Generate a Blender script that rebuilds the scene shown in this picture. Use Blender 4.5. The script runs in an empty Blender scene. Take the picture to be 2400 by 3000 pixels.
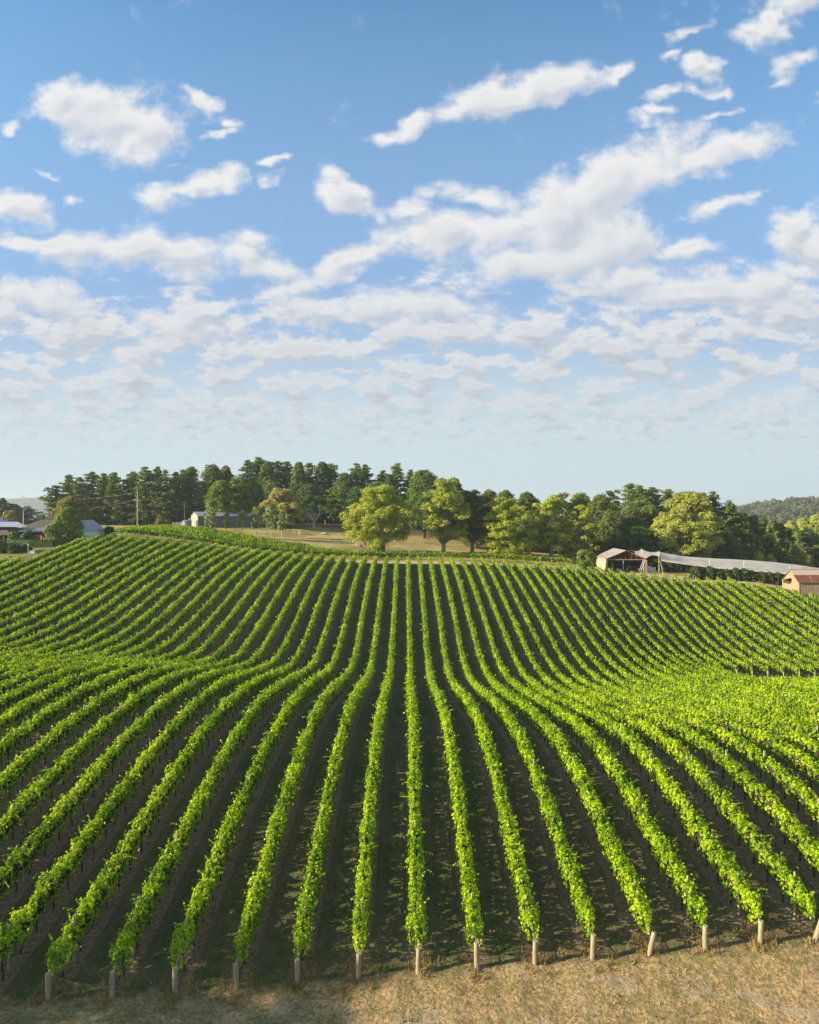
import bpy, math, random
import numpy as np
from mathutils import Vector
R = math.radians
scene = bpy.context.scene
COL = scene.collection
ZC = 30.0            # camera height above datum
VPX = 1190.0
# ---------------------------------------------------------------- camera
cd = bpy.data.cameras.new("camera")
cam = bpy.data.objects.new("camera", cd); COL.objects.link(cam)
cam.location = (0, 0, ZC); cam.rotation_euler = (R(90), 0, 0)
cd.sensor_fit = 'VERTICAL'; cd.sensor_height = 36.0; cd.sensor_width = 28.8
cd.lens = 24.0; cd.shift_x = 10.0/3000.0
cd.clip_start = 0.5; cd.clip_end = 60000
scene.camera = cam
# ---------------------------------------------------------------- render look
scene.render.engine = 'CYCLES'
scene.view_settings.view_transform = 'Standard'
scene.view_settings.look = 'None'
scene.view_settings.exposure = 1.15
scene.view_settings.gamma = 1.0
scene.view_settings.use_curve_mapping = False
cy = scene.cycles
cy.max_bounces = 6; cy.diffuse_bounces = 3; cy.glossy_bounces = 2
cy.transmission_bounces = 4; cy.transparent_max_bounces = 12; cy.volume_bounces = 0
try: cy.use_denoising = True
except Exception: pass
# ---------------------------------------------------------------- sun
SUN_EL, SUN_DRIFT = R(19.5), R(13.0)      # shadows run to +X drifting 13 degrees away from the camera
to_sun = Vector((-math.cos(SUN_DRIFT)*math.cos(SUN_EL), -math.sin(SUN_DRIFT)*math.cos(SUN_EL), math.sin(SUN_EL)))
sd = bpy.data.lights.new("sun", 'SUN'); sd.energy = 5.0; sd.angle = R(0.55); sd.color = (1.0, 0.82, 0.58)
sun = bpy.data.objects.new("sun", sd); COL.objects.link(sun); sun.location = (-60, -10, 120)
sun.rotation_euler = to_sun.to_track_quat('Z', 'Y').to_euler()
# ---------------------------------------------------------------- world: sky and cloud layer
world = bpy.data.worlds.new("World"); scene.world = world; world.use_nodes = True
class NT:
    def __init__(s, t): s.t = t; s.n = t.nodes; s.l = t.links
    def new(s, typ, **kw):
        nd = s.n.new(typ)
        for k, v in kw.items(): setattr(nd, k, v)
        return nd
    def put(s, sock, v):
        if v is None: return
        if isinstance(v, bpy.types.NodeSocket): s.l.new(v, sock)
        else: sock.default_value = v
    def math(s, op, a, b=None, c=None, clamp=False):
        nd = s.new('ShaderNodeMath', operation=op, use_clamp=clamp)
        s.put(nd.inputs[0], a); s.put(nd.inputs[1], b); s.put(nd.inputs[2], c)
        return nd.outputs[0]
    def vmath(s, op, a, b=None, sc=None):
        nd = s.new('ShaderNodeVectorMath', operation=op)
        s.put(nd.inputs[0], a); s.put(nd.inputs[1], b)
        if sc is not None: s.put(nd.inputs['Scale'], sc)
        return nd.outputs[0]
    def rng(s, v, a, b, c=0.0, d=1.0, typ='SMOOTHSTEP'):
        nd = s.new('ShaderNodeMapRange', interpolation_type=typ)
        s.put(nd.inputs[0], v)
        for i, q in zip((1, 2, 3, 4), (a, b, c, d)): s.put(nd.inputs[i], q)
        return nd.outputs[0]
    def noise(s, vec, scale, detail=4, rough=0.5, lac=2.0, dist=0.0, color=False):
        nd = s.new('ShaderNodeTexNoise')
        s.put(nd.inputs['Vector'], vec); s.put(nd.inputs['Scale'], scale); s.put(nd.inputs['Detail'], float(detail))
        s.put(nd.inputs['Roughness'], rough); s.put(nd.inputs['Lacunarity'], lac); s.put(nd.inputs['Distortion'], dist)
        return nd.outputs[1 if color else 0]
    def mix(s, f, a, b, blend='MIX'):
        nd = s.new('ShaderNodeMix', data_type='RGBA', blend_type=blend)
        s.put(nd.inputs[0], f)
        for i, v in ((6, a), (7, b)):
            if not isinstance(v, bpy.types.NodeSocket) and len(v) == 3: v = (*v, 1)
            s.put(nd.inputs[i], v)
        return nd.outputs[2]
    def ramp(s, f, stops):
        nd = s.new('ShaderNodeValToRGB'); e = nd.color_ramp.elements
        while len(e) < len(stops): e.new(0.5)
        for el, (p, c) in zip(e, stops): el.position = p; el.color = (*c, 1)
        s.put(nd.inputs[0], f); return nd.outputs[0]

# individual clouds: centre (u, v), half axes, turn; u = east/north, v = up/north tangents of the direction
CL = [
 (-.445,.580,.105,.052,0,1),(-.40,.555,.085,.055,-15,1),(-.50,.60,.06,.035,20,.9),(-.585,.565,.022,.012,10,.7),
 (-.30,.600,.045,.013,-32,.8),(-.262,.575,.03,.018,-25,.8),(-.27,.555,.03,.010,15,.8),
 (-.305,.472,.075,.022,12,1),(-.35,.452,.05,.018,-10,.7),
 (-.095,.465,.062,.028,-15,1),(-.195,.487,.02,.010,20,.6),(-.11,.49,.035,.014,10,.8),(-.20,.51,.02,.007,0,.7),(-.34,.50,.02,.007,0,.6),(-.52,.50,.02,.006,0,.6),
 (-.56,.445,.05,.022,-10,.9),(-.60,.462,.03,.025,0,.8),(-.495,.458,.02,.010,0,.6),
 (-.54,.395,.11,.017,-3,.9),(-.38,.378,.15,.036,-4,1),(-.215,.362,.09,.024,-18,.8),(-.24,.395,.05,.018,0,.7),
 (-.095,.362,.075,.022,18,1),(-.17,.335,.06,.018,-10,.8),
 (.135,.608,.10,.028,17,1),(.03,.573,.06,.018,30,.8),(.215,.628,.08,.028,12,.95),(.30,.645,.035,.014,30,.7),(-.02,.552,.045,.013,12,.6),
 (.445,.515,.13,.030,17,1),(.30,.485,.16,.052,22,1),(.24,.43,.11,.07,10,1),(.27,.385,.12,.05,5,1),(.10,.455,.08,.022,-5,.8),
 (.08,.405,.13,.038,-3,1),(.0,.44,.06,.018,-10,.7),(.18,.36,.13,.03,0,.9),(.40,.385,.07,.018,8,.8),
 (.53,.72,.05,.034,35,1),(.60,.76,.08,.03,25,1),(.415,.70,.045,.013,17,.7),(.43,.655,.04,.014,10,.8),(.445,.625,.035,.012,-10,.8),(.385,.665,.03,.012,30,.65),
 (.575,.652,.05,.020,25,.7),(.55,.625,.03,.012,0,.6),(.62,.60,.03,.02,30,.8),(.39,.62,.07,.016,20,.75),(.37,.585,.05,.012,10,.7),(.47,.59,.03,.010,10,.6),
 (.45,.445,.07,.014,15,.8),(.585,.42,.045,.034,40,.9),(.60,.385,.07,.04,0,1),(.53,.465,.03,.008,0,.4),
 (.44,.328,.13,.030,2,1.1),(.34,.345,.09,.03,0,.8),(.57,.35,.08,.02,0,.8),
 (-.55,.32,.09,.026,-6,.9),(-.45,.295,.06,.014,0,.6),(-.33,.272,.09,.022,-8,.9),(-.5,.262,.11,.016,-3,.9),(-.20,.25,.05,.02,0,.8),(-.40,.235,.10,.016,0,.8),
 (.02,.295,.13,.035,-4,.9),(.16,.262,.10,.02,0,.8),(.33,.255,.12,.02,0,.8),(.52,.272,.10,.02,5,.8),(-.13,.285,.05,.014,0,.5),
]
BANK = [(-.2,.20,.5,.05,.4),(.25,.20,.45,.05,.4)]
SKYTINT = (1.1, 1.72, 1.92)
def cloud_group(name, fine):
    g = bpy.data.node_groups.new(name, 'ShaderNodeTree')
    g.interface.new_socket("uv", in_out='INPUT', socket_type='NodeSocketVector')
    g.interface.new_socket("density", in_out='OUTPUT', socket_type='NodeSocketFloat')
    q = NT(g); gi = q.new('NodeGroupInput'); go = q.new('NodeGroupOutput')
    uv = gi.outputs[0]
    sep = q.new('ShaderNodeSeparateXYZ'); q.l.new(uv, sep.inputs[0]); u, v = sep.outputs[0], sep.outputs[1]
    vs = q.math('MAXIMUM', v, 0.03)
    # point on the flat cloud layer one unit up (true perspective)
    px = q.math('DIVIDE', u, q.math('POWER', vs, .92)); py = q.math('MULTIPLY', q.math('LOGARITHM', vs, 2.718), 1.75)
    cb = q.new('ShaderNodeCombineXYZ'); q.put(cb.inputs[0], px); q.put(cb.inputs[1], py); P = cb.outputs[0]
    wn = q.noise(q.vmath('MULTIPLY', uv, (1.0, 1.5, 1.0)), 9.0, 3 if fine else 1, 0.6, color=True)
    wv = q.vmath('MULTIPLY', q.vmath('SUBTRACT', wn, (.5, .5, .5)), (.13, .075, 0))
    W = q.vmath('ADD', uv, wv)
    acc = None
    for (a, b, ru, rv, ang, wt) in CL:
        mp = q.new('ShaderNodeMapping', vector_type='TEXTURE')
        q.l.new(W, mp.inputs[0]); mp.inputs[1].default_value = (a, b, 0); mp.inputs[2].default_value = (0, 0, R(ang))
        mp.inputs[3].default_value = (ru*1.55, rv*1.55, 1)
        gr = q.new('ShaderNodeTexGradient', gradient_type='SPHERICAL'); q.l.new(mp.outputs[0], gr.inputs[0])
        s = q.math('MULTIPLY', gr.outputs[1], wt)
        acc = s if acc is None else q.math('SMOOTH_MAX', acc, s, 0.12)
    # broken sheet low over the horizon
    base = q.math('MULTIPLY', q.rng(v, .46, .26, 0, 1), q.rng(v, .07, .13, 0, 1))
    def band(fr, off): return q.noise(q.vmath('ADD', q.vmath('MULTIPLY', uv, (fr, fr*2.1, 1.0)), (off, off*.7, off)), 1.0, 5 if fine else 2, 0.6)
    a_, b_, c_ = band(8.5, 3.3), band(17.0, 7.1), band(34.0, 1.9)
    t1 = q.rng(v, .36, .24, 0, 1); t2 = q.rng(v, .20, .12, 0, 1)
    def lerp(x0, x1, t): return q.math('ADD', q.math('MULTIPLY', x0, q.math('SUBTRACT', 1.0, t)), q.math('MULTIPLY', x1, t))
    n1 = lerp(lerp(a_, b_, t1), c_, t2); n2 = n1
    nf = q.noise(uv, 17.0, 6 if fine else 1, 0.6)
    sheet = q.math('ADD', q.math('MULTIPLY', base, .74), q.math('MULTIPLY', q.math('SUBTRACT', n1, .5), 7.0))
    sheet = q.math('ADD', sheet, q.math('MULTIPLY', q.math('SUBTRACT', nf, .5), 1.0))
    sheet = q.math('SUBTRACT', sheet, .22)
    sheet = q.math('SUBTRACT', sheet, q.rng(v, .30, .46, 0, 1.6))
    blob = q.math('ADD', q.math('MULTIPLY', acc, 1.9), q.math('MULTIPLY', q.math('SUBTRACT', nf, .5), 2.3))
    blob = q.math('ADD', blob, q.math('MULTIPLY', q.math('SUBTRACT', n2, .5), .5))
    blob = q.math('SUBTRACT', blob, .50)
    q.put(go.inputs[0], q.math('SMOOTH_MAX', blob, sheet, .25))
    return g
def build_world():
    w = NT(world.node_tree); w.n.clear()
    out = w.new('ShaderNodeOutputWorld'); bg = w.new('ShaderNodeBackground')
    sky = w.new('ShaderNodeTexSky', sky_type='NISHITA')
    sky.sun_disc = False; sky.sun_elevation = SUN_EL; sky.sun_rotation = R(262)
    sky.altitude = 300; sky.air_density = 1.0; sky.dust_density = 0.9; sky.ozone_density = 1.0
    d0_ = cloud_group("cloud_density", 1); d1_ = cloud_group("cloud_density_soft", 0)
    # ---- use it
    tc = w.new('ShaderNodeTexCoord'); sp = w.new('ShaderNodeSeparateXYZ'); w.l.new(tc.outputs['Generated'], sp.inputs[0])
    dy = w.math('MAXIMUM', sp.outputs[1], .05)
    cu = w.math('DIVIDE', sp.outputs[0], dy); cv = w.math('DIVIDE', sp.outputs[2], dy)
    c = w.new('ShaderNodeCombineXYZ'); w.put(c.inputs[0], cu); w.put(c.inputs[1], cv)
    def dens(off, g):
        gn = w.new('ShaderNodeGroup', node_tree=g)
        w.put(gn.inputs[0], w.vmath('ADD', c.outputs[0], off)); return gn.outputs[0]
    d0 = dens((0, 0, 0), d0_); d1 = dens((-.010, .017, 0), d1_)
    alpha = w.rng(d0, -.10, .82)
    alpha = w.math('MULTIPLY', alpha, w.rng(cv, .055, .125, 0, 1))
    alpha = w.math('MULTIPLY', alpha, w.rng(cv, .08, .26, .6, .95))
    thick = w.rng(d0, .25, 1.5)
    lit = w.rng(w.math('SUBTRACT', d0, d1), -.6, .55)
    litm = w.math('ADD', w.math('MULTIPLY', lit, .75), w.math('MULTIPLY', w.math('SUBTRACT', 1.0, thick), .45), clamp=True)
    # near clouds are seen bright; clouds low in the sky show their grey undersides
    low = w.rng(cv, .12, .5, 0, 1)
    dark = w.mix(low, (3.5, 3.9, 4.5), (4.2, 4.6, 5.3)); bright = w.mix(low, (5.6, 5.75, 5.9), (7.0, 6.9, 6.75))
    ccol = w.mix(litm, dark, bright)
    skyc = w.mix(1.0, sky.outputs[0], SKYTINT, 'MULTIPLY')
    # thin veil of moist air low in the sky
    skyc = w.mix(w.rng(cv, .80, .30, 0, .9, 'LINEAR'), skyc, (2.45, 3.75, 5.9))
    skyc = w.mix(w.rng(cv, .34, .09, 0, .95), skyc, (4.9, 5.75, 6.0))
    colr = w.mix(alpha, skyc, ccol)
    # unseen cloud grey, added behind the view to neutralise and dim the fill light
    fill_grey = w.math('MULTIPLY', w.rng(sp.outputs[1], .32, .05, 0, .6), w.rng(sp.outputs[2], .05, .2))
    colr = w.mix(fill_grey, colr, (3.4, 3.3, 3.1))
    w.put(bg.inputs[0], colr); bg.inputs[1].default_value = 0.058
    w.l.new(bg.outputs[0], out.inputs[0])
build_world()

# ---------------------------------------------------------------- terrain survey
# T: top of vine row k seen at (x, y); G: ground seen at (x, y) at distance d; D: extra spot heights X Y z
T_PTS = """-4 711 2337;-3 829 2337;-2 955 2337;2 1473.5 2337;3 1612.6 2337
-9 56 2342;-8 209 2342;-7 334 2342;-6 462 2342;-5 577 2342
-8 158 2400;-7 278 2400;-6 408 2400;-5 547 2400;-4 673 2400
-7 11.6 2764;-6 185.5 2764;-5 361.8 2764;-4 519.5 2764
-4 770 2200;-5 652 2200;-6 550 2200;-7 435 2200;-8 329 2200;-9 204 2200;-10 88 2200
-11 204 2035;-12 111 2035;-13 14 2035;-10 306 2035;-9 403 2035;-8 501 2035;-7 591 2035;-6 690 2036;-5 778 2036;-4 872 2036;-3 948 2036
-12 315 1943;-11 403 1943;-3 1029.6 1943;-5 913 1943;-6 861 1943;-7 795 1943;-8 722 1943;-9 652 1943
-4 986 1919.6;-8 749.6 1919.6;-10 641.7 1919.6;-6 873 1919.6;-7 812 1919.6;-9 694 1919.6
-4 1003.5 1853;-6 902.6 1853;-8 796.5 1853;-10 688.7 1853;-11 638 1853;-12 572.6 1853;-13 521.6 1853;-14 466 1853;-15 412.6 1853;-16 364 1853
-5 974 1780;-9 791 1780;-12 642 1780;-7 882 1780;-10 744 1780
-9 921.7 1615;-6 1008.7 1628;-12 826 1613;-16 690 1608;-4 1072 1630
-9 750 1837;-10 750 1763;-11 750 1705;-12 750 1663.5;-13 750 1633;-14 750 1612
-15 350 1897.7;-16 350 1856;-17 350 1821;-18 350 1782;-19 350 1744.6;-20 350 1712;-21 350 1682;-22 350 1654;-23 350 1633;-24 350 1612.5
-21 0 1879;-22 0 1847;-23 0 1821;-24 0 1796;-25 0 1770;-26 0 1747;-27 0 1719;-28 0 1696;-29 0 1680
4 1390 1853;5 1438.7 1853;7 1524 1853;9 1609 1853;10 1647 1853;11 1689 1853;12 1727 1853
17 1733 1668;8 1449 1640;5 1354 1636;14 1639 1658;20 1830 1675;25 1980 1683;12 1574 1651
2 1409 2124;3 1511.7 2124;4 1612.6 2124;5 1710 2124
2 1366 2037;3 1435 2037;4 1501 2037;5 1572.6 2037;6 1637 2037
2 1310 1950;3 1365.6 1950;4 1419.6 1950;5 1471.7 1950;6 1522 1950;7 1572.6 1950;8 1619.6 1950;9 1668 1950;10 1717 1950
3 1348 1900;5 1452.6 1900;9 1630 1900;11 1713.5 1900
15 1700 1687;14 1700 1723;13 1700 1770;12 1700 1818.5;11 1700 1873;10 1700 1932;9 1700 1985
19 2050 1942;20 2050 1912;21 2050 1879;22 2050 1843;23 2050 1810;24 2050 1780;25 2050 1753.6;26 2050 1729;27 2050 1707
3 1642 2450;4 1790 2450;5 1931.6 2450;6 2073 2450;7 2207 2450;8 2360 2450
5 1777 2193.5;7 2002 2193.5;8 2114 2193.5;9 2227 2193.5;10 2340 2193.5;3 1550 2193;4 1661 2193
6 1693 2072;7 1774 2072;8 1855 2072;9 1936 2072;10 2017 2072"""
G_PTS = """142 2929 30.4;330 2912 30.7;506 2910 31;685 2898 31.2;868 2878 31.4;1048 2864 31.6;1227 2845 31.8;1397 2840 32;1574 2820 32.2;1741 2806 32.4;1904 2794 32.6;2071 2776 32.8;2231 2757 33;2384 2741 33.2
0 2990 28.7;1200 3000 28.4;2400 3000 28.4
2117 1977 120;2164 1981 120;2211 1983 120;2255 1987 120;2301 1990 120
1190 1640 188;950 1634 188;827 1625 185;700 1611 183;600 1597 181;500 1583 181;400 1571 181;330 1562 181;1450 1648 186;1690 1660 186
500 1559 200;680 1581 197;848 1602 195;1091 1630 192
800 1575 225;823 1567 232;1058 1603 210;950 1567 240;920 1543 255;985 1532 275;850 1530 285;580 1545 238;730 1541 251;500 1541 250;400 1540 255
1295 1628 198;1400 1630 200;1502 1634 198;1610 1640 200;1252 1589 240;1400 1600 235;1550 1605 235;1650 1612 240
1780 1676 186;1889 1674 186;1780 1665 198;1889 1662 198;2342 1736 169;2310 1722 178;2200 1716 174;2286 1715 180;2100 1700 180
60 1593 178;100 1607 165;245 1584 176;304 1581 188;20 1640 150;90 1625 157"""
D_PTS = """-60 15 -25;0 10 -24.5;60 15 -25;-120 60 -17;-130 110 -13;-140 170 -7;-120 230 -4;60 0 -27;-60 0 -27
-200 150 -8;-200 300 -8;-100 320 -6;0 330 -3;-60 300 -3.5;60 300 -12;110 240 -22;150 200 -27;100 300 -24;200 300 -38;180 120 -30;180 60 -24;130 110 -29;100 75 -21.5;80 50 -19.5;62 88 -22.7;60 99 -25.5;75 85 -23.4;90 95 -25.5
200 0 -26;-200 0 -26;-200 80 -16;75 105 -28.5;60 108 -28"""

def row_x(k): return .55 + 2.75*k
def _survey():
    P = []
    for s in T_PTS.replace("\n", ";").split(";"):
        k, x, y = map(float, s.split()); X = row_x(k); d = 2000*X/(x-VPX)
        P.append((X, d, -(y-1500)*d/2000-1.9, 1.0))
    for s in G_PTS.replace("\n", ";").split(";"):
        x, y, d = map(float, s.split()); P.append(((x-VPX)*d/2000, d, -(y-1500)*d/2000, .5))
    for s in D_PTS.replace("\n", ";").split(";"):
        X, Y, z = map(float, s.split()); P.append((X, Y, z, 3.0))
    P = np.array(P); n = len(P); c = P[:, :2]/50
    r2 = ((c[:, None]-c[None])**2).sum(-1); K = np.where(r2 > 0, r2*np.log(r2+1e-12)/2, 0)
    A = np.zeros((n+3, n+3)); A[:n, :n] = K+np.diag(P[:, 3])*.07
    Q = np.c_[np.ones(n), c]; A[:n, n:] = Q; A[n:, :n] = Q.T
    return c, np.linalg.solve(A, np.r_[P[:, 2], 0, 0, 0])
_TC, _TW = _survey()
def _tps(X, Y):
    sh = X.shape; q = np.c_[X.ravel(), Y.ravel()]/50; out = np.empty(len(q))
    for i in range(0, len(q), 8000):
        b = q[i:i+8000]; r2 = ((b[:, None]-_TC[None])**2).sum(-1)
        out[i:i+8000] = (r2*np.log(r2+1e-12)/2)@_TW[:-3]+_TW[-3]+b@_TW[-2:]
    return out.reshape(sh)
def sstep(x, a, b):
    t = np.clip((x-a)/(b-a), 0, 1); return t*t*(3-2*t)
# tabulate near field once
_gx = np.arange(-210, 211, 1.5); _gy = np.arange(-30, 346, 1.5)
_GT = _tps(*np.meshgrid(_gx, _gy))
def _lookup(X, Y):
    fx = np.clip((X-_gx[0])/1.5, 0, len(_gx)-1.001); fy = np.clip((Y-_gy[0])/1.5, 0, len(_gy)-1.001)
    i = fx.astype(int); j = fy.astype(int); a = fx-i; b = fy-j
    return (_GT[j, i]*(1-a)*(1-b)+_GT[j, i+1]*a*(1-b)+_GT[j+1, i]*(1-a)*b+_GT[j+1, i+1]*a*b)
def H(X, Y):
    """ground height (world z) at X, Y"""
    X = np.asarray(X, float); Y = np.asarray(Y, float)
    near = _lookup(X, Y)
    far = -16 - 46*sstep(X, 60, 330)*sstep(Y, 60, 380) + 6*sstep(-X, 20, 400)*sstep(Y, 100, 300)
    far = far - 25*sstep(Y, 330, 520)
    # wooded ridge to the right, far ranges to the left
    rd = np.hypot((X-590)/470, (Y-960)/170)
    far = far + (88+.045*(X-380))*np.exp(-rd**2*1.2)
    rise = 96*sstep(Y, 2300, 3300)*(1-.16*np.sin(X/700.0)+.07*np.sin(X/240.0+1))
    far = far + rise*sstep(X, 1500, -1200)
    t = sstep(np.maximum.reduce([np.abs(X)/205, (Y-0)/335, -(Y-20)/45]), .80, 1.0)
    return near*(1-t)+far*t+ZC
def Hs(x, y): return float(H(np.array([x]), np.array([y]))[0])
def at(px, d): return (px-VPX)*d/2000            # world X of a picture column at distance d
def zat(py, d): return ZC-(py-1500)*d/2000       # world z of a picture row at distance d
# ---------------------------------------------------------------- helpers
def tag(o, label=None, cat=None, group=None, kind=None):
    if label: o['label'] = label
    if cat: o['category'] = cat
    if group: o['group'] = group
    if kind: o['kind'] = kind
    return o
def empty(name, loc, label, cat, group=None, rz=0.0):
    o = bpy.data.objects.new(name, None); COL.objects.link(o); o.location = loc; o.rotation_euler = (0, 0, rz)
    o.empty_display_size = .5
    return tag(o, label, cat, group)
def np_mesh(name, V, polys, mats, midx=None, parent=None, smooth=False):
    """polys: list of int arrays (n,3) or (n,4); midx: list of material index per array (int or array)"""
    me = bpy.data.meshes.new(name)
    V = np.asarray(V, np.float32)
    tot = sum(p.size for p in polys); npoly = sum(len(p) for p in polys)
    me.vertices.add(len(V)); me.vertices.foreach_set('co', V.ravel())
    me.loops.add(tot); me.loops.foreach_set('vertex_index', np.concatenate([p.ravel() for p in polys]).astype(np.int32))
    me.polygons.add(npoly)
    sizes = np.concatenate([np.full(len(p), p.shape[1]) for p in polys]); st = np.r_[0, np.cumsum(sizes)[:-1]]
    me.polygons.foreach_set('loop_start', st.astype(np.int32))
    for m in mats: me.materials.append(m)
    if midx is not None:
        me.polygons.foreach_set('material_index', np.concatenate([np.full(len(p), i) if np.isscalar(i) else i for p, i in zip(polys, midx)]).astype(np.int32))
    if smooth: me.polygons.foreach_set('use_smooth', np.ones(npoly, bool))
    me.update(calc_edges=True); me.validate()
    o = bpy.data.objects.new(name, me); COL.objects.link(o)
    if parent is not None: o.parent = parent
    return o
class MB:
    """collects small solid shapes into ONE mesh"""
    def __init__(s): s.v = []; s.f = []; s.m = []; s.sm = []
    def add(s, vs, fs, m=0, smooth=False):
        b = len(s.v); s.v += [tuple(v) for v in vs]; s.f += [tuple(i+b for i in f) for f in fs]; s.m += [m]*len(fs); s.sm += [smooth]*len(fs)
        return s
    def box(s, x0, y0, z0, x1, y1, z1, m=0):
        vs = [(x, y, z) for z in (z0, z1) for (x, y) in ((x0, y0), (x1, y0), (x1, y1), (x0, y1))]
        return s.add(vs, [(3, 2, 1, 0), (4, 5, 6, 7), (0, 1, 5, 4), (1, 2, 6, 5), (2, 3, 7, 6), (3, 0, 4, 7)], m)
    def slab(s, quad, t, m=0):
        """a quad given thickness t along its normal"""
        q = [Vector(p) for p in quad]; n = (q[1]-q[0]).cross(q[2]-q[0]).normalized()*t
        vs = q+[p+n for p in q]; k = len(q)
        fs = [tuple(range(k-1, -1, -1)), tuple(range(k, 2*k))]+[(i, (i+1) % k, (i+1) % k+k, i+k) for i in range(k)]
        return s.add(vs, fs, m)
    def tube(s, pts, rad, n=8, m=0, cap=True):
        pts = [Vector(p) for p in pts]
        if not hasattr(rad, '__len__'): rad = [rad]*len(pts)
        vs = []; up = Vector((0, 0, 1))
        for i, p in enumerate(pts):
            t = (pts[min(i+1, len(pts)-1)]-pts[max(i-1, 0)]).normalized()
            a = t.cross(up if abs(t.z) < .9 else Vector((1, 0, 0))).normalized(); b = t.cross(a)
            for k in range(n):
                w = 2*math.pi*k/n; vs.append(p+(a*math.cos(w)+b*math.sin(w))*rad[i])
        fs = [(i*n+k, i*n+(k+1) % n, (i+1)*n+(k+1) % n, (i+1)*n+k) for i in range(len(pts)-1) for k in range(n)]
        s.add(vs, fs, m, True)
        if cap:
            s.add(vs[:n], [tuple(range(n))], m); s.add(vs[-n:], [tuple(range(n-1, -1, -1))], m)
        return s
    def build(s, name, mats, parent=None, bevel=0):
        me = bpy.data.meshes.new(name); me.from_pydata(s.v, [], s.f)
        for mt in (mats if isinstance(mats, (list, tuple)) else [mats]): me.materials.append(mt)
        me.polygons.foreach_set('material_index', s.m); me.polygons.foreach_set('use_smooth', s.sm); me.update()
        o = bpy.data.objects.new(name, me); COL.objects.link(o)
        if parent is not None: o.parent = parent
        if bevel:
            b = o.modifiers.new('bevel', 'BEVEL'); b.width = bevel; b.segments = 2; b.limit_method = 'ANGLE'
        return o
def cards(rng, C, N, size, aspect=.8, jit=.6):
    """leaf-shaped faces at points C turned roughly along N; returns verts and quads"""
    n = len(C); N = N+rng.normal(0, jit, (n, 3)); N /= np.linalg.norm(N, axis=1)[:, None]+1e-9
    T = rng.normal(0, 1, (n, 3)); T -= (T*N).sum(1)[:, None]*N; T /= np.linalg.norm(T, axis=1)[:, None]+1e-9
    B = np.cross(N, T); size = np.broadcast_to(size, (n,))
    s = size[:, None]*.5; w = s*aspect
    fold = N*s*.25
    V = np.stack([C-T*s, C+B*w+fold+T*s*.1, C+T*s, C-B*w+fold+T*s*.1], 1).reshape(-1, 3)
    F = np.arange(4*n).reshape(n, 4)
    return V, F
def ordinal(n):
    w = "first second third fourth fifth sixth seventh eighth ninth tenth eleventh twelfth thirteenth fourteenth fifteenth sixteenth seventeenth eighteenth nineteenth twentieth".split()
    if n <= 20: return w[n-1]
    if n < 30: return "twenty-"+w[n-21]
    if n == 30: return "thirtieth"
    if n < 40: return "thirty-"+w[n-31]
    return "fortieth" if n == 40 else "forty-"+w[n-41]
# ---------------------------------------------------------------- materials
def new_mat(name):
    m = bpy.data.materials.new(name); m.use_nodes = True; t = NT(m.node_tree); t.n.clear()
    o = t.new('ShaderNodeOutputMaterial'); return m, t, o
def pbsdf(t, col, rough=.8, spec=.3, metal=0.0, normal=None):
    p = t.new('ShaderNodeBsdfPrincipled'); t.put(p.inputs['Base Color'], col if isinstance(col, bpy.types.NodeSocket) else (*col, 1))
    t.put(p.inputs['Roughness'], rough); t.put(p.inputs['Specular IOR Level'], spec); t.put(p.inputs['Metallic'], metal)
    if normal is not None: t.l.new(normal, p.inputs['Normal'])
    return p
def simple(name, col, rough=.8, spec=.3, metal=0.0, var=.18, scale=3.0, dirt=None, stretch=(1, 1, 1), bump=.0):
    """matte surface with mottled variation and optional dirt colour"""
    m, t, o = new_mat(name); tc = t.new('ShaderNodeTexCoord').outputs['Object']
    v = t.vmath('MULTIPLY', tc, stretch)
    n = t.noise(v, scale, 5, .6); n2 = t.noise(v, scale*.23, 3, .6)
    f = t.rng(t.math('ADD', t.math('MULTIPLY', n, .5), t.math('MULTIPLY', n2, .5)), .3, .7)
    lo = tuple(c*(1-var) for c in col); hi = tuple(min(1, c*(1+var)) for c in col)
    c = t.mix(f, lo, hi)
    if dirt: c = t.mix(t.rng(t.noise(v, scale*.6, 6, .65), .52, .72, 0, .75), c, dirt)
    nrm = None
    if bump:
        b = t.new('ShaderNodeBump'); b.inputs['Strength'].default_value = bump; b.inputs['Distance'].default_value = .05
        t.l.new(n, b.inputs['Height']); nrm = b.outputs[0]
    t.l.new(pbsdf(t, c, rough, spec, metal, nrm).outputs[0], o.inputs[0]); return m
def foliage(name, cols, trans=.35, tcol=None, rough=.55, spec=.25, patch=.12, patchcol=None, patchamt=0.0):
    """leaves: colour varies leaf by leaf and in larger patches; light passes through"""
    m, t, o = new_mat(name)
    g = t.new('ShaderNodeNewGeometry'); r = g.outputs['Random Per Island']; pos = g.outputs['Position']
    n = t.noise(pos, patch, 3, .6)
    f = t.math('ADD', t.math('MULTIPLY', r, .62), t.math('MULTIPLY', t.rng(n, .3, .7), .38), clamp=True)
    k = len(cols); c = t.ramp(f, [(i/(k-1)*.94+.03, cc) for i, cc in enumerate(cols)])
    if patchcol: c = t.mix(t.math('MULTIPLY', t.rng(t.noise(pos, patch*4.1, 2, .5), .52, .68), patchamt), c, patchcol)
    p = pbsdf(t, c, rough, spec)
    tr = t.new('ShaderNodeBsdfTranslucent')
    tcc = t.mix(1.0, c, tcol or (1.5, 1.45, .7), 'MULTIPLY'); t.l.new(tcc, tr.inputs[0])
    mx = t.new('ShaderNodeMixShader'); mx.inputs[0].default_value = trans
    t.l.new(p.outputs[0], mx.inputs[1]); t.l.new(tr.outputs[0], mx.inputs[2]); t.l.new(mx.outputs[0], o.inputs[0]); return m
M = {}
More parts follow.
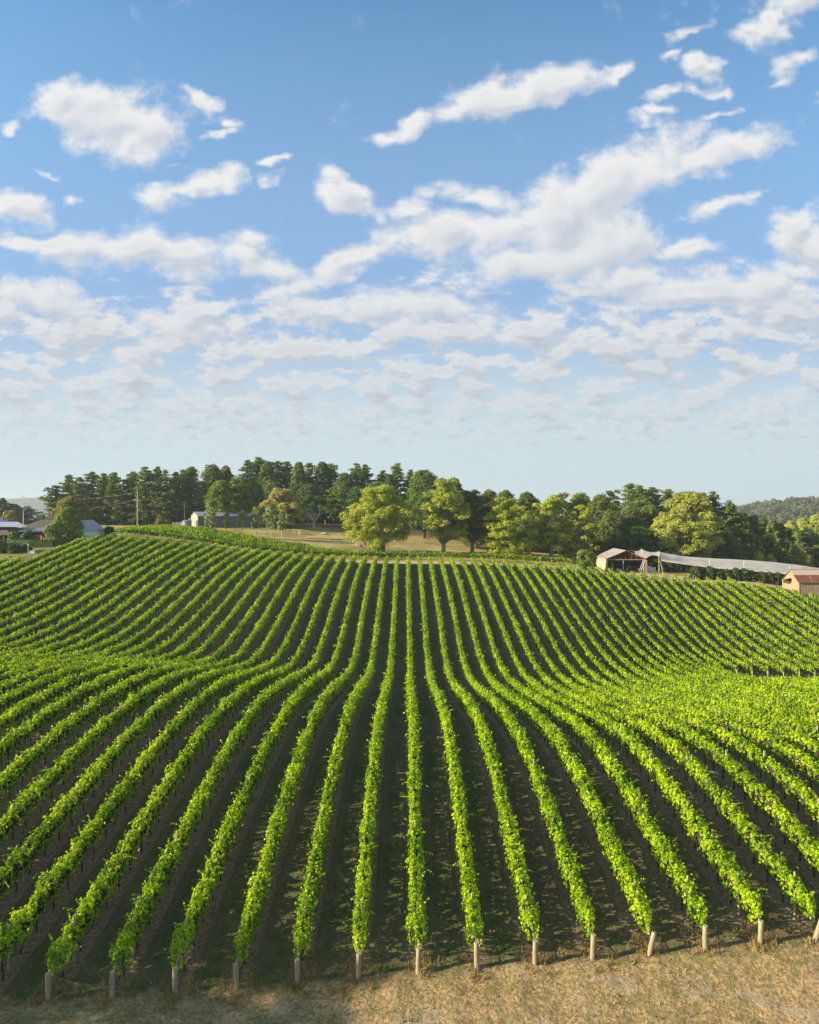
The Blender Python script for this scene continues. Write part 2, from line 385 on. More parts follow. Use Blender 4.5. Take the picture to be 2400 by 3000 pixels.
M['vine'] = foliage('vine_leaves', [(.035, .11, .002), (.17, .32, .003), (.36, .52, .006), (.52, .65, .015)], .36, patch=.35, spec=.22, rough=.42, tcol=(1.6, 1.4, .5))
M['vine_stem_and_core'] = simple('vine_wood_and_core', (.042, .034, .024), .9, var=.3, scale=9)  # vine wood; the dark canopy core in place of shade uses it too
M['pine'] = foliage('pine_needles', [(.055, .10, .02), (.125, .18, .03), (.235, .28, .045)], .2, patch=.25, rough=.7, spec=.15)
M['pine_light'] = foliage('cypress_foliage', [(.08, .15, .018), (.15, .23, .025), (.25, .33, .035)], .22, patch=.25, rough=.7, spec=.15)
M['gum'] = foliage('gum_leaves', [(.13, .19, .03), (.27, .35, .04), (.42, .47, .05), (.55, .55, .07)], .32, patch=.3, patchcol=(.30, .27, .05), patchamt=.45)
M['gum_pale'] = foliage('pale_gum_leaves', [(.14, .18, .045), (.28, .33, .065), (.42, .45, .085), (.52, .52, .10)], .32, patch=.3)
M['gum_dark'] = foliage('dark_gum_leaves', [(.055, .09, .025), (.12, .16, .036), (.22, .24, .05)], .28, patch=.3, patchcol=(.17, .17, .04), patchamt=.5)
M['gum_gold'] = foliage('golden_gum_leaves', [(.25, .24, .07), (.40, .38, .11), (.54, .50, .17)], .3, patch=.3)
M['gum_brown'] = foliage('brown_leaves', [(.13, .115, .035), (.23, .20, .055), (.35, .30, .07)], .25, patch=.3)
M['young'] = foliage('young_gum_leaves', [(.12, .18, .06), (.21, .28, .09), (.32, .38, .13)], .3, patch=.5)
M['shrub'] = foliage('shrub_leaves', [(.045, .095, .018), (.08, .15, .026), (.13, .2, .034)], .3, patch=.5)
M['pale_shrub'] = foliage('pale_shrub_leaves', [(.15, .2, .07), (.24, .29, .11), (.34, .38, .16)], .3, patch=.5)
M['lime'] = foliage('lime_leaves', [(.09, .16, .02), (.16, .235, .03), (.24, .3, .05)], .35, patch=.5)
M['fruit'] = foliage('orchard_leaves', [(.025, .055, .015), (.06, .1, .022), (.13, .155, .035)], .3, patch=.7, patchcol=(.16, .15, .05), patchamt=.4)
M['pine_mid'] = foliage('round_pine_foliage', [(.06, .12, .02), (.12, .19, .03), (.22, .29, .04)], .2, patch=.25, rough=.7, spec=.15)
M['far'] = foliage('far_forest', [(.045, .065, .028), (.075, .095, .038), (.12, .125, .05), (.17, .155, .08)], .1, patch=.03)
M['bark'] = simple('grey_bark', (.2, .175, .15), .9, var=.35, scale=2.5, stretch=(1, 1, .3))
M['bark_dark'] = simple('dark_bark', (.075, .06, .05), .9, var=.35, scale=2.5)
M['bark_pale'] = simple('pale_bark', (.5, .43, .34), .85, var=.3, scale=2.0, dirt=(.28, .2, .14))
M['post'] = simple('treated_pine_post', (.31, .27, .18), .85, var=.28, scale=5, dirt=(.17, .19, .13), stretch=(1, 1, .35), bump=.3)
M['stake'] = simple('weathered_stake', (.42, .34, .25), .85, var=.2, scale=6)
M['steel'] = simple('galvanised_steel', (.5, .52, .52), .5, .5, .5, var=.12)
# ---------------------------------------------------------------- ground
POST_S = 0.0727
def post_y(X): return 31.75+POST_S*(X-.55)
def graded(lo, hi, knots):
    """knots: list of (until, step)"""
    out = [lo]
    for u, st in knots:
        while out[-1] < u-1e-6: out.append(out[-1]+st)
    return np.array(out)
def make_ground():
    xs = np.r_[-graded(-8000, 0, [(0, 1)])[0:0], np.unique(np.r_[-np.geomspace(130, 9000, 46), np.arange(-128, 129, 1.0), np.arange(-24, 26, .25), np.geomspace(130, 9000, 46)])]
    ys = np.unique(np.r_[-np.geomspace(20, 600, 14), np.arange(-18, 22, 3.0), np.arange(22, 26, .5), np.arange(26, 36, .2), np.arange(36, 40, .5), np.arange(40, 262, 1.0), np.geomspace(263, 9000, 90)])
    X, Y = np.meshgrid(xs, ys); Z = H(X, Y)
    rng = np.random.default_rng(3)
    fg = sstep(Y, 40, 34)*sstep(Y, 20, 26)*sstep(np.abs(X), 27, 23)
    rough = sum(a*np.sin(X*p+Y*q+r_)*np.sin(X*q*.8-Y*p*.9+r_*2) for a, p, q, r_ in ((.035, 1.3, .9, .3), (.03, 2.9, 2.2, 1.7), (.025, 5.3, 6.1, 4.1), (.018, 9.7, 7.9, 2.2)))
    Z = Z+fg*(rough+rng.normal(0, .014, Z.shape))
    V = np.stack([X, Y, Z], -1).reshape(-1, 3); nx, ny = len(xs), len(ys)
    i = np.arange(nx*ny).reshape(ny, nx); F = np.stack([i[:-1, :-1], i[:-1, 1:], i[1:, 1:], i[1:, :-1]], -1).reshape(-1, 4)
    m, t, o = new_mat('ground_surface')
    g = t.new('ShaderNodeNewGeometry'); pos = g.outputs['Position']
    sp = t.new('ShaderNodeSeparateXYZ'); t.l.new(pos, sp.inputs[0]); x, y = sp.outputs[0], sp.outputs[1]
    big = t.noise(pos, .11, 5, .6); mid = t.noise(pos, .9, 6, .62); fine = t.noise(pos, 6.0, 6, .68); st = t.noise(t.vmath('MULTIPLY', pos, (2.2, .3, 1)), 1.6, 5, .6)
    # vineyard strips: grass between rows, bare soil below vines
    fr = t.math('ABSOLUTE', t.math('SUBTRACT', t.math('FRACT', t.math('ADD', t.math('DIVIDE', t.math('SUBTRACT', x, .55), 2.75), 100.5)), .5))
    soil = t.rng(t.math('ADD', fr, t.math('MULTIPLY', t.math('SUBTRACT', mid, .5), .16)), .24, .14, 0, 1)
    gr = t.mix(t.rng(t.math('ADD', mid, t.math('MULTIPLY', t.math('SUBTRACT', big, .5), .8)), .38, .66), (.07, .10, .034), (.15, .135, .07))
    gr = t.mix(t.rng(fine, .4, .7, 0, .6), gr, (.07, .09, .03))
    so = t.mix(t.rng(fine, .35, .7), (.14, .10, .06), (.32, .24, .15))
    al = t.new('ShaderNodeTexWhiteNoise', noise_dimensions='1D'); t.l.new(t.math('FLOOR', t.math('DIVIDE', t.math('SUBTRACT', x, .55), 2.75)), al.inputs['W'])
    gr = t.mix(t.math('MULTIPLY', t.rng(al.outputs[0], .55, .95), .6), gr, (.13, .1, .058))
    trk = t.math('ABSOLUTE', t.math('SUBTRACT', t.math('ABSOLUTE', t.math('SUBTRACT', t.math('FRACT', t.math('DIVIDE', t.math('SUBTRACT', x, .55), 2.75)), .5)), .2))
    gr = t.mix(t.math('MULTIPLY', t.rng(t.math('ADD', trk, t.math('MULTIPLY', t.math('SUBTRACT', mid, .5), .1)), .07, .02), .5), gr, (.16, .125, .075))
    gr = t.mix(t.rng(t.noise(pos, 3.2, 5, .7), .56, .66, 0, .6), gr, (.22, .18, .10))
    vy = t.mix(soil, gr, so)
    # dry grass headland in the foreground and round the yards
    dr = t.mix(t.rng(fine, .3, .72), (.20, .13, .062), (.58, .43, .22))
    dr = t.mix(t.math('MULTIPLY', t.rng(t.math('ADD', t.math('ADD', t.math('MULTIPLY', t.noise(pos, 2.6, 5, .65), .75), t.math('MULTIPLY', fine, .25)), t.math('MULTIPLY', t.math('SUBTRACT', big, .5), .6)), .50, .60), .75), dr, (.16, .165, .055))
    dr = t.mix(t.math('MULTIPLY', t.rng(st, .60, .72), .6), dr, (.34, .26, .2))
    pale = t.rng(t.math('ADD', t.noise(t.vmath('MULTIPLY', pos, (1, 1.6, 1)), .55, 4, .6), t.math('MULTIPLY', t.math('SUBTRACT', fine, .5), .3)), .54, .64)
    dr = t.mix(t.math('MULTIPLY', pale, .55), dr, (.40, .33, .26))
    dull = t.math('MULTIPLY', t.rng(t.math('ADD', x, t.math('MULTIPLY', big, 22)), 24, -2), t.rng(t.noise(pos, .8, 5, .65), .38, .6))
    dr = t.mix(t.math('MULTIPLY', dull, .8), dr, t.mix(t.rng(fine, .35, .65), (.10, .125, .045), (.23, .21, .11)))
    inv = t.math('MULTIPLY', t.rng(t.math('SUBTRACT', y, t.math('ADD', t.math('MULTIPLY', x, POST_S), t.math('ADD', 31.4, t.math('MULTIPLY', t.math('SUBTRACT', mid, .5), 2.2)))), -.3, .7),
                 t.rng(t.math('ADD', y, t.math('MULTIPLY', mid, 2)), 178.5, 177.0))
    # house garden edge on the left
    inv = t.math('MULTIPLY', inv, t.rng(x, -86.5, -84.0))
    pad = t.mix(t.rng(mid, .35, .65), (.36, .31, .10), (.48, .38, .16))
    pad = t.mix(t.rng(t.noise(pos, .06, 4, .6), .45, .62, 0, .75), pad, (.17, .17, .055))
    pad = t.mix(t.rng(t.noise(pos, .05, 4, .7), .52, .6, 0, .6), pad, (.26, .16, .09))
    pines = t.math('MULTIPLY', t.rng(t.math('ADD', y, t.math('MULTIPLY', big, 18)), 255, 268), .85)
    pad = t.mix(pines, pad, (.11, .055, .035))
    out = t.mix(t.rng(y, 120, 150), dr, pad)
    lawn = t.math('MULTIPLY', t.rng(x, -66, -72), t.math('MULTIPLY', t.rng(y, 120, 140), t.rng(y, 205, 190)))
    out = t.mix(t.math('MULTIPLY', lawn, t.rng(mid, .35, .6)), out, (.12, .16, .045))
    c = t.mix(inv, out, vy)
    c = t.mix(t.rng(y, 330, 420), c, (.09, .095, .04)); c = t.mix(t.rng(y, 1500, 2400), c, (.07, .09, .08))
    bp = t.new('ShaderNodeBump'); bp.inputs['Strength'].default_value = .9; bp.inputs['Distance'].default_value = .14
    t.l.new(t.math('ADD', fine, t.math('MULTIPLY', mid, 1.6)), bp.inputs['Height'])
    t.l.new(pbsdf(t, c, .95, .1, 0, bp.outputs[0]).outputs[0], o.inputs[0])
    ob = np_mesh('ground', V, [F], [m], smooth=True); tag(ob, kind='structure')
    # dirt track past the far row ends
    m2, t, o = new_mat('dirt_track')
    g = t.new('ShaderNodeNewGeometry'); pos = g.outputs['Position']
    n = t.noise(pos, .5, 6, .65); f = t.noise(pos, 5, 5, .6)
    c = t.mix(t.rng(n, .35, .65), (.36, .27, .19), (.55, .44, .33)); c = t.mix(t.rng(f, .55, .75, 0, .5), c, (.24, .2, .1))
    t.l.new(pbsdf(t, c, .95, .1).outputs[0], o.inputs[0])
    sx = np.arange(-48, 104, 1.0); off = np.linspace(0, 1, 7)
    yl = 178.3+.0*sx-8*sstep(sx, 82, 104); yr = yl+4.2+1.5*sstep(sx, 30, 60)+np.sin(sx*.4)*.25
    yl = yl+np.sin(sx*.7+1)*.2
    X = np.repeat(sx[:, None], 7, 1); Y = yl[:, None]*(1-off)+yr[:, None]*off; Z = H(X, Y)+.03
    V = np.stack([X, Y, Z], -1).reshape(-1, 3); i = np.arange(len(V)).reshape(len(sx), 7)
    F = np.stack([i[:-1, :-1], i[1:, :-1], i[1:, 1:], i[:-1, 1:]], -1).reshape(-1, 4)
    tag(np_mesh('dirt_track', V, [F], [m2], smooth=True), kind='structure')
    # low dry tufts over the foreground headland and in the first rows
    n = 42000
    X = rng.uniform(-26, 30, n); Y = rng.uniform(26.0, 46, n)**1.0
    keep = (Y < post_y(X)+.6) | (rng.random(n) < .35)
    X = X[keep]; Y = Y[keep]
    cl = np.sin(X*1.7+Y)*np.sin(Y*2.3-X*.6)+np.sin(X*.5+2)*np.sin(Y*.9)
    k2 = rng.random(len(X)) < np.clip(.55+.4*cl, .1, 1); X = X[k2]; Y = Y[k2]
    n = len(X); h = rng.uniform(.03, .11, n); a = rng.uniform(0, 6.28, n); w = rng.uniform(.015, .04, n)
    Z = H(X, Y); lx = rng.normal(0, .05, n); ly = rng.normal(0, .05, n)
    V = np.stack([np.stack([X-np.cos(a)*w, Y-np.sin(a)*w, Z-.02], -1), np.stack([X+np.cos(a)*w, Y+np.sin(a)*w, Z-.02], -1), np.stack([X+lx, Y+ly, Z+h], -1)], 1).reshape(-1, 3)
    m_ = 260; V2 = []
    pk = rng.choice(np.arange(-6, 8), m_); cx = np.array([row_x(k_) for k_ in pk])+rng.normal(0, .5, m_); cyy = post_y(cx)+rng.normal(.1, .5, m_)
    q_ = 26; X2 = np.repeat(cx, q_)+rng.normal(0, .09, m_*q_); Y2 = np.repeat(cyy, q_)+rng.normal(0, .09, m_*q_); Z2 = H(X2, Y2); h2 = rng.uniform(.1, .32, m_*q_); a2 = rng.uniform(0, 6.28, m_*q_)
    lx2 = rng.normal(0, .1, m_*q_); ly2 = rng.normal(0, .1, m_*q_)
    V2 = np.stack([np.stack([X2-np.cos(a2)*.018, Y2-np.sin(a2)*.018, Z2-.02], -1), np.stack([X2+np.cos(a2)*.018, Y2+np.sin(a2)*.018, Z2-.02], -1), np.stack([X2+lx2, Y2+ly2, Z2+h2], -1)], 1).reshape(-1, 3)
    V = np.r_[V, V2]; n = len(V)//3
    mg = foliage('dry_grass', [(.16, .16, .05), (.36, .27, .13), (.5, .39, .2)], .3, patch=.7)
    tag(np_mesh('grass', V, [np.arange(3*n).reshape(n, 3)], [mg]), 'short dry grass tufts scattered over the bare headland in front of the vine rows', 'grass', kind='stuff')
make_ground()
# ---------------------------------------------------------------- vine rows
M['black_pipe'] = simple('black_pipe', (.02, .02, .02), .5, var=.1)
def wob(rng, s, amp, lam):
    ph = rng.uniform(0, 6.28, 6); fr = rng.uniform(.5, 1.9, 6)/lam
    return amp*sum(np.sin(s*f*6.28+p) for f, p in zip(fr, ph))/2.2
def row_mesh(name, parent, path, seed, dens_scale=1.0, hgt=1.92, hw0=.32, shoots=1.0):
    """path(s)->(x,y) arrays for s in metres; leaves thin out in number and grow in size with distance"""
    rng = np.random.default_rng(seed)
    S0, S1, fx = path
    ss = np.arange(S0, S1, 1.0); Vs = []; n_total = 0
    px, py = fx(ss+.5); dist = np.hypot(px, py)
    size = np.interp(dist, [30, 45, 80, 130, 200], [.135, .165, .21, .255, .29])
    cnt = (np.interp(dist, [30, 45, 80, 130, 200], [420, 275, 165, 112, 88])*dens_scale).astype(int)
    seg = np.repeat(ss, cnt); n = len(seg); sz = np.repeat(size, cnt)*rng.uniform(.7, 1.3, n)
    s = seg+rng.random(n)
    ph = rng.uniform(0, 100); e_ = np.minimum(s-S0, S1-s); endf = np.sqrt(np.clip(e_/.5, .05, 1))
    vg = np.interp(s, np.arange(S0-2, S1+3, 1.55), rng.choice([1.0, 1.05, .93, 1.12, .84, .70], len(np.arange(S0-2, S1+3, 1.55)), p=[.3, .22, .2, .13, .1, .05]))
    hw = hw0+wob(rng, s+ph, .10, 1.0)+wob(rng, s+ph, .05, 4.0)
    top = hgt+wob(rng, s+ph, .16, .9)+wob(rng, s+ph, .08, 5)
    bot = .70+wob(rng, s+ph+50, .10, 1.7)
    th = rng.uniform(0, 2*np.pi, n)
    # more leaves on the top and flanks than the underside
    hw = hw*vg; top = top-(1-vg)*.45
    flip = (np.sin(th) < -.3) & (rng.random(n) < .6); th = np.where(flip, -th, th)
    rr = 1-np.abs(rng.normal(0, .16, n)); rr = np.where(rng.random(n) < .07, rng.uniform(1.0, 1.35, n), rr)
    ca, sa = np.cos(th), np.sin(th)
    pw = .62
    ex = np.sign(ca)*np.abs(ca)**pw; ez = np.sign(sa)*np.abs(sa)**pw
    lat = ex*hw*rr*endf; zc = (top+bot)/2; hh = (top-bot)/2
    up = zc+ez*hh*rr*(.55+.45*endf)
    # shoots: strings of leaves that stick out
    dm = dist.mean() if len(dist) else 100
    nsh = int(shoots*(S1-S0)*(2.1 if dm < 140 else 1.2)); k = 6
    s2 = rng.uniform(S0+.2, S1-.2, nsh); a = rng.normal(1.57, .75, nsh); L = rng.uniform(.3, .8, nsh)
    q = np.linspace(.15, 1, k)
    sS = (s2[:, None]+rng.normal(0, .25, (nsh, 1))*q).ravel(); base = hw0*.8
    latS = (np.cos(a)[:, None]*(base*.8+L[:, None]*q)).ravel(); upS = (hgt-.12+np.sin(a)[:, None]*L[:, None]*q*.95-.18*(q**2)*np.abs(np.cos(a))[:, None]).ravel()
    px2, py2 = fx(s2); szS = np.repeat(np.interp(np.hypot(px2, py2), [30, 80, 200], [.13, .2, .32]), k)*rng.uniform(.7, 1.1, nsh*k)
    s = np.r_[s, sS]; lat = np.r_[lat, latS]; up = np.r_[up, upS]; sz = np.r_[sz, szS]
    ca = np.r_[ca, np.cos(np.repeat(a, k))]; sa = np.r_[sa, np.sin(np.repeat(a, k))]
    x, y = fx(s); x2, y2 = fx(s+.1); dx, dy = x2-x, y2-y; dl = np.hypot(dx, dy); dx, dy = dx/dl, dy/dl
    rx, ry = dy, -dx
    g = H(x, y)
    C = np.stack([x+rx*lat, y+ry*lat, g+up], 1)
    N = np.stack([rx*ca, ry*ca, sa*.8+.35], 1)
    V, F = cards(rng, C, N, sz, .85, .55)
    # added solid core: blocks light leaks and paints shade between the leaves
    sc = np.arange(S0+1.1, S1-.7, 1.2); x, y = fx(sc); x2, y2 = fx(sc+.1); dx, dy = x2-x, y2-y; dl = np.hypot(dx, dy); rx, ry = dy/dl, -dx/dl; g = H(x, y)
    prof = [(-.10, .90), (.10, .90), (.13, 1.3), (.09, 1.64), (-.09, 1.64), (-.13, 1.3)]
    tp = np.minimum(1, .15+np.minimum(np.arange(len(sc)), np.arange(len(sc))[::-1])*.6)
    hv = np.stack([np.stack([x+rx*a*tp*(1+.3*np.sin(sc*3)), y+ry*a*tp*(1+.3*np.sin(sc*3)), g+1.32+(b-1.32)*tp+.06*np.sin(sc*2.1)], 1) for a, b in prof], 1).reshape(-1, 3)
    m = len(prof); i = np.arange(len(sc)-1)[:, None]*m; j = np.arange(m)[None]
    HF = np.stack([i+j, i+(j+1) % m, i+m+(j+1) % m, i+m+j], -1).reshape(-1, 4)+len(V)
    return np_mesh(name, np.r_[V, hv], [F, HF], [M['vine'], M['vine_stem_and_core']], [0, 1], parent=parent)
def stem_proto(seed):
    r = random.Random(seed); b = MB(); p = [(0, 0, -.15)]
    for z in (.25, .5, .75, 1.0): p.append((r.uniform(-.05, .05), r.uniform(-.06, .06), z))
    b.tube(p, [.05, .04, .034, .034, .03], 6)
    b.tube([p[-1], (0.0, .35, 1.03), (0, .7, 1.0)], [.022, .018, .012], 5); b.tube([p[-1], (0, -.35, 1.03), (0, -.7, 1.0)], [.022, .018, .012], 5)
    return b
_stems = []
for q in range(4):
    o = stem_proto(q).build('vine_trunk', M['vine_stem_and_core']); _stems.append(o.data); bpy.data.objects.remove(o)
_b = MB(); _b.tube([(0, 0, -.2), (0, 0, 2.1)], .05, 7); _o = _b.build('trellis_post', M['stake']); _stake = _o.data; bpy.data.objects.remove(_o)
_b = MB(); _b.tube([(0, 0, -.3), (0, 0, 1.25), (0, 0, 1.30)], [.130, .124, .114], 12)
_o = _b.build('end_post', M['post']); _endp = _o.data; bpy.data.objects.remove(_o)
def child(me, name, parent, loc, rot=(0, 0, 0), sc=1.0):
    o = bpy.data.objects.new(name, me); COL.objects.link(o); o.parent = parent; o.location = loc; o.rotation_euler = rot; o.scale = (sc,)*3
    return o
STEM_V = [(np.array([v.co[:] for v in me.vertices]), [tuple(p.vertices) for p in me.polygons]) for me in _stems]
def merge_far(name, protoV, protoF, pts, rots, mat, parent):
    V = []; F4 = []; k = 0
    PV = np.array(protoV)
    for (x, y, z), r in zip(pts, rots):
        c, s = math.cos(r), math.sin(r); R2 = PV.copy(); R2[:, 0] = PV[:, 0]*c-PV[:, 1]*s+x; R2[:, 1] = PV[:, 0]*s+PV[:, 1]*c+y; R2[:, 2] += z
        V.append(R2); F4 += [tuple(i+k for i in f) for f in protoF]; k += len(PV)
    me = bpy.data.meshes.new(name); me.from_pydata(np.concatenate(V).tolist(), [], F4); me.materials.append(mat); me.update()
    o = bpy.data.objects.new(name, me); COL.objects.link(o); o.parent = parent; return tag(o, kind='stuff')
_bs = MB(); _bs.tube([(0, 0, -.1), (.03, .02, .95)], [.045, .03], 4, cap=False)
def make_row(k, label, group, y0, y1, seed, near_post=True, lean=0.0, wx=0.0):
    rng = np.random.default_rng(seed+7000); X0 = row_x(k); a0 = rng.uniform(0, 6.28)
    fx = lambda s: (X0+.05*np.sin(s*.11+a0), s)
    z0 = Hs(X0, y0)
    root = empty('vine_row', (X0, y0, z0), label, 'vine row', group)
    fol = row_mesh('vine_foliage', root, (y0+.05, y1, fx), seed, shoots=1.0 if k < 8 else .5, hw0=.345 if k < -8 else (.315 if k < 7 else .29), hgt=1.92 if k < 7 else 1.86)
    fol.matrix_parent_inverse = root.matrix_basis.inverted()
    W = lambda x, y, z=0: (x-X0, y-y0, Hs(x, y)-z0+z)
    if near_post:
        child(_endp, 'end_post', root, W(X0, y0-.08, -.06), (rng.normal(0, .03)+.03, lean+rng.normal(0, .02), 0), .93+rng.normal(0, .03))
    if y1 < 190: child(_endp, 'end_post', root, W(X0, y1+.2), (0, 0, rng.uniform(0, 6)))
    # stakes every sixth metre or so
    y = y0+1.9+rng.uniform(-.3, .3)
    while y < y1-1:
        child(_stake, 'trellis_post', root, W(float(X0+.05*math.sin(y*.11+a0)), y, rng.uniform(-.12, .10)), (rng.normal(0, .015), rng.normal(0, .015), 0)); y += 6.4
    if near_post and -9 <= k <= 8:      # wires and drip pipe run off the end post
        b = MB(); ys = np.arange(y0, y0+14, 1.0); xs = [float(X0+.05*math.sin(q*.11+a0)) for q in ys]
        for hz in (1.12, 1.62): b.tube([W(X0, y0-.08, 1.08)]+[W(xx, q, hz) for xx, q in zip(xs[1:], ys[1:])], .009, 4, cap=False)
        b.build('wire', M['steel'], root)
        b = MB(); b.tube([W(xx+.03, q, .42+.04*math.sin(q*2)) for xx, q in zip(xs, ys)], .016, 5, cap=False); b.build('drip_pipe', M['black_pipe'], root)
    # vine trunks
    near = []; far = []; y = y0+1.2
    while y < y1-.3:
        d = math.hypot(X0, y); (near if (d < 78 and len(near) < 90) else far).append(y+rng.uniform(-.12, .12)); y += 1.55
    for y in near:
        me = _stems[int(rng.integers(4))]; child(me, 'vine_trunk', root, W(X0, y), (0, 0, rng.choice([0, math.pi])+rng.normal(0, .1)), rng.uniform(.9, 1.1))
    if far:
        merge_far('vine_trunk', _bs.v, _bs.f, [W(X0, y) for y in far], [rng.uniform(0, 6) for _ in far], M['vine_stem_and_core'], root)
    return root
def clip_y(k, y0): return max(y0, (abs(row_x(k))-12)/.62)
def row_name(k):
    if k == 0: return 'straight green vine row running uphill in the middle of the picture'
    return 'green vine row, %s to the %s of the straight middle row' % (ordinal(abs(k)), 'left' if k < 0 else 'right')
leans = {-6: .0, -5: .01, -4: 0, -3: -.03, -2: -.02, 0: .03, 2: -.02, 3: .04, 4: .2, 5: .0, 6: .03, 7: .26}
for k in range(-31, 20):
    X = row_x(k); yp = post_y(X)
    y0 = clip_y(k, yp); y1 = 177.3
    if k < -16: y1 = 177.3-min(4.5, (abs(k)-16)*.6)
    if k == -29: y1 = 168
    if k <= -30: y1 = 146
    make_row(k, row_name(k), 'long vine rows of the main block', y0, y1, 100+k, near_post=True, lean=leans.get(k, 0.0))
for k in range(20, 31):
    y0 = clip_y(k, post_y(row_x(k)))
    if y0 > 94: continue
    make_row(k, 'dense vine row on the near right hump, %s right of the middle row' % ordinal(k), 'vine rows on the near right hump', y0, 104, 300+k)
for k in range(20, 40):
    y1 = 177 if k <= 26 else (176 if k <= 30 else (172 if k <= 32 else 168-(k-33)*2.2))
    y0 = max(120.4, (abs(row_x(k))-12)/.62)
    if y1-y0 < 6: continue
    make_row(k, 'vine row on the far right slope, %s from the left behind the grassy gap' % ordinal(k-19), 'vine rows on the far right slope', y0, y1, 400+k)
# rows that run across the slope behind the track
def cross_row(i, pts, label):
    P = np.array(pts, float); L = np.r_[0, np.cumsum(np.hypot(*np.diff(P, axis=0).T))]
    fx = lambda s: (np.interp(s, L, P[:, 0]), np.interp(s, L, P[:, 1]))
    x0, y0 = P[0]; z0 = Hs(x0, y0)
    root = empty('vine_row', (x0, y0, z0), label, 'vine row', 'vine rows running across behind the track')
    fol = row_mesh('vine_foliage', root, (.3, L[-1]-.4, fx), 600+i, 1.15, hgt=2.05, hw0=.36); fol.matrix_parent_inverse = root.matrix_basis.inverted()
    s = 1.0; q = 0
    while s < L[-1]-.5:
        x, y = map(float, fx(s))
        if q % 4 == 0: child(_stake, 'trellis_post', root, (x-x0, y-y0, Hs(x, y)-z0))
        else:
            child(_stems[q % 4], 'vine_trunk', root, (x-x0, y-y0, Hs(x, y)-z0), (0, 0, 1.57)) if q < 120 else None
        s += 1.6; q += 1
    x, y = map(float, P[-1]); child(_endp, 'end_post', root, (x-x0, y-y0, Hs(x, y)-z0), (.0, .12, 0))
def xy(px, d): return (at(px, d), d)
cross_row(0, [(-77, 179.5), (-64, 180.2), (-50, 181), (-36, 183), (-22, 185), (0, 187.5), (23, 187), (46, 186.3)], 'lowest and longest of the crosswise vine rows, edging the dirt track')
w_names = ['second', 'third', 'fourth', 'fifth', 'sixth', 'seventh', 'topmost']
for i, (ex, dy) in enumerate([(-9, 3.0), (-18, 6), (-27, 9), (-36, 12), (-44, 15), (-52, 18), (-58, 21)]):
    yb = 182+dy*.92
    cross_row(i+1, [(-78-i*.6, yb), (-68, yb+.2), (min(ex-6, -40), yb+1.6), (ex, yb+(3.6 if ex > -30 else 2.2)*(1 if i else 1.25))], '%s crosswise vine row counted up from the dirt track on the left' % w_names[i])
# ---------------------------------------------------------------- trees and shrubs
def limb(b, p0, p1, r0, r1, rng, n=6, sag=.12, m=0):
    p0 = np.array(p0, float); p1 = np.array(p1, float); L = np.linalg.norm(p1-p0); pts = []
    for q in np.linspace(0, 1, 5):
        p = p0+(p1-p0)*q; w = math.sin(q*math.pi); p = p+rng.normal(0, .06*L, 3)*w*np.array([1, 1, .4]); p[2] += w*sag*L*(1 if q < .5 else .6)
        pts.append(p)
    b.tube(pts, list(np.linspace(r0, r1, 5)), n, m, cap=False); return pts
def clump_cards(rng, centers, rad, flat, count, size, jit=.5, droop=.0, fill=.25):
    n = len(centers); K = count
    D = rng.normal(0, 1, (n, K, 3)); D /= np.linalg.norm(D, axis=2)[..., None]
    D[..., 2] = np.where((D[..., 2] < -.2) & (rng.random((n, K)) < .65), -D[..., 2], D[..., 2])
    r = 1-np.abs(rng.normal(0, fill, (n, K))); rad = np.broadcast_to(rad, (n,))
    o = D*(r*rad[:, None])[..., None]; o[..., 2] *= flat
    C = (centers[:, None]+o).reshape(-1, 3); N = D.copy(); N[..., 2] = N[..., 2]+.35
    return cards(rng, C, N.reshape(-1, 3), rng.uniform(.7, 1.3, n*K)*size, .75, jit)
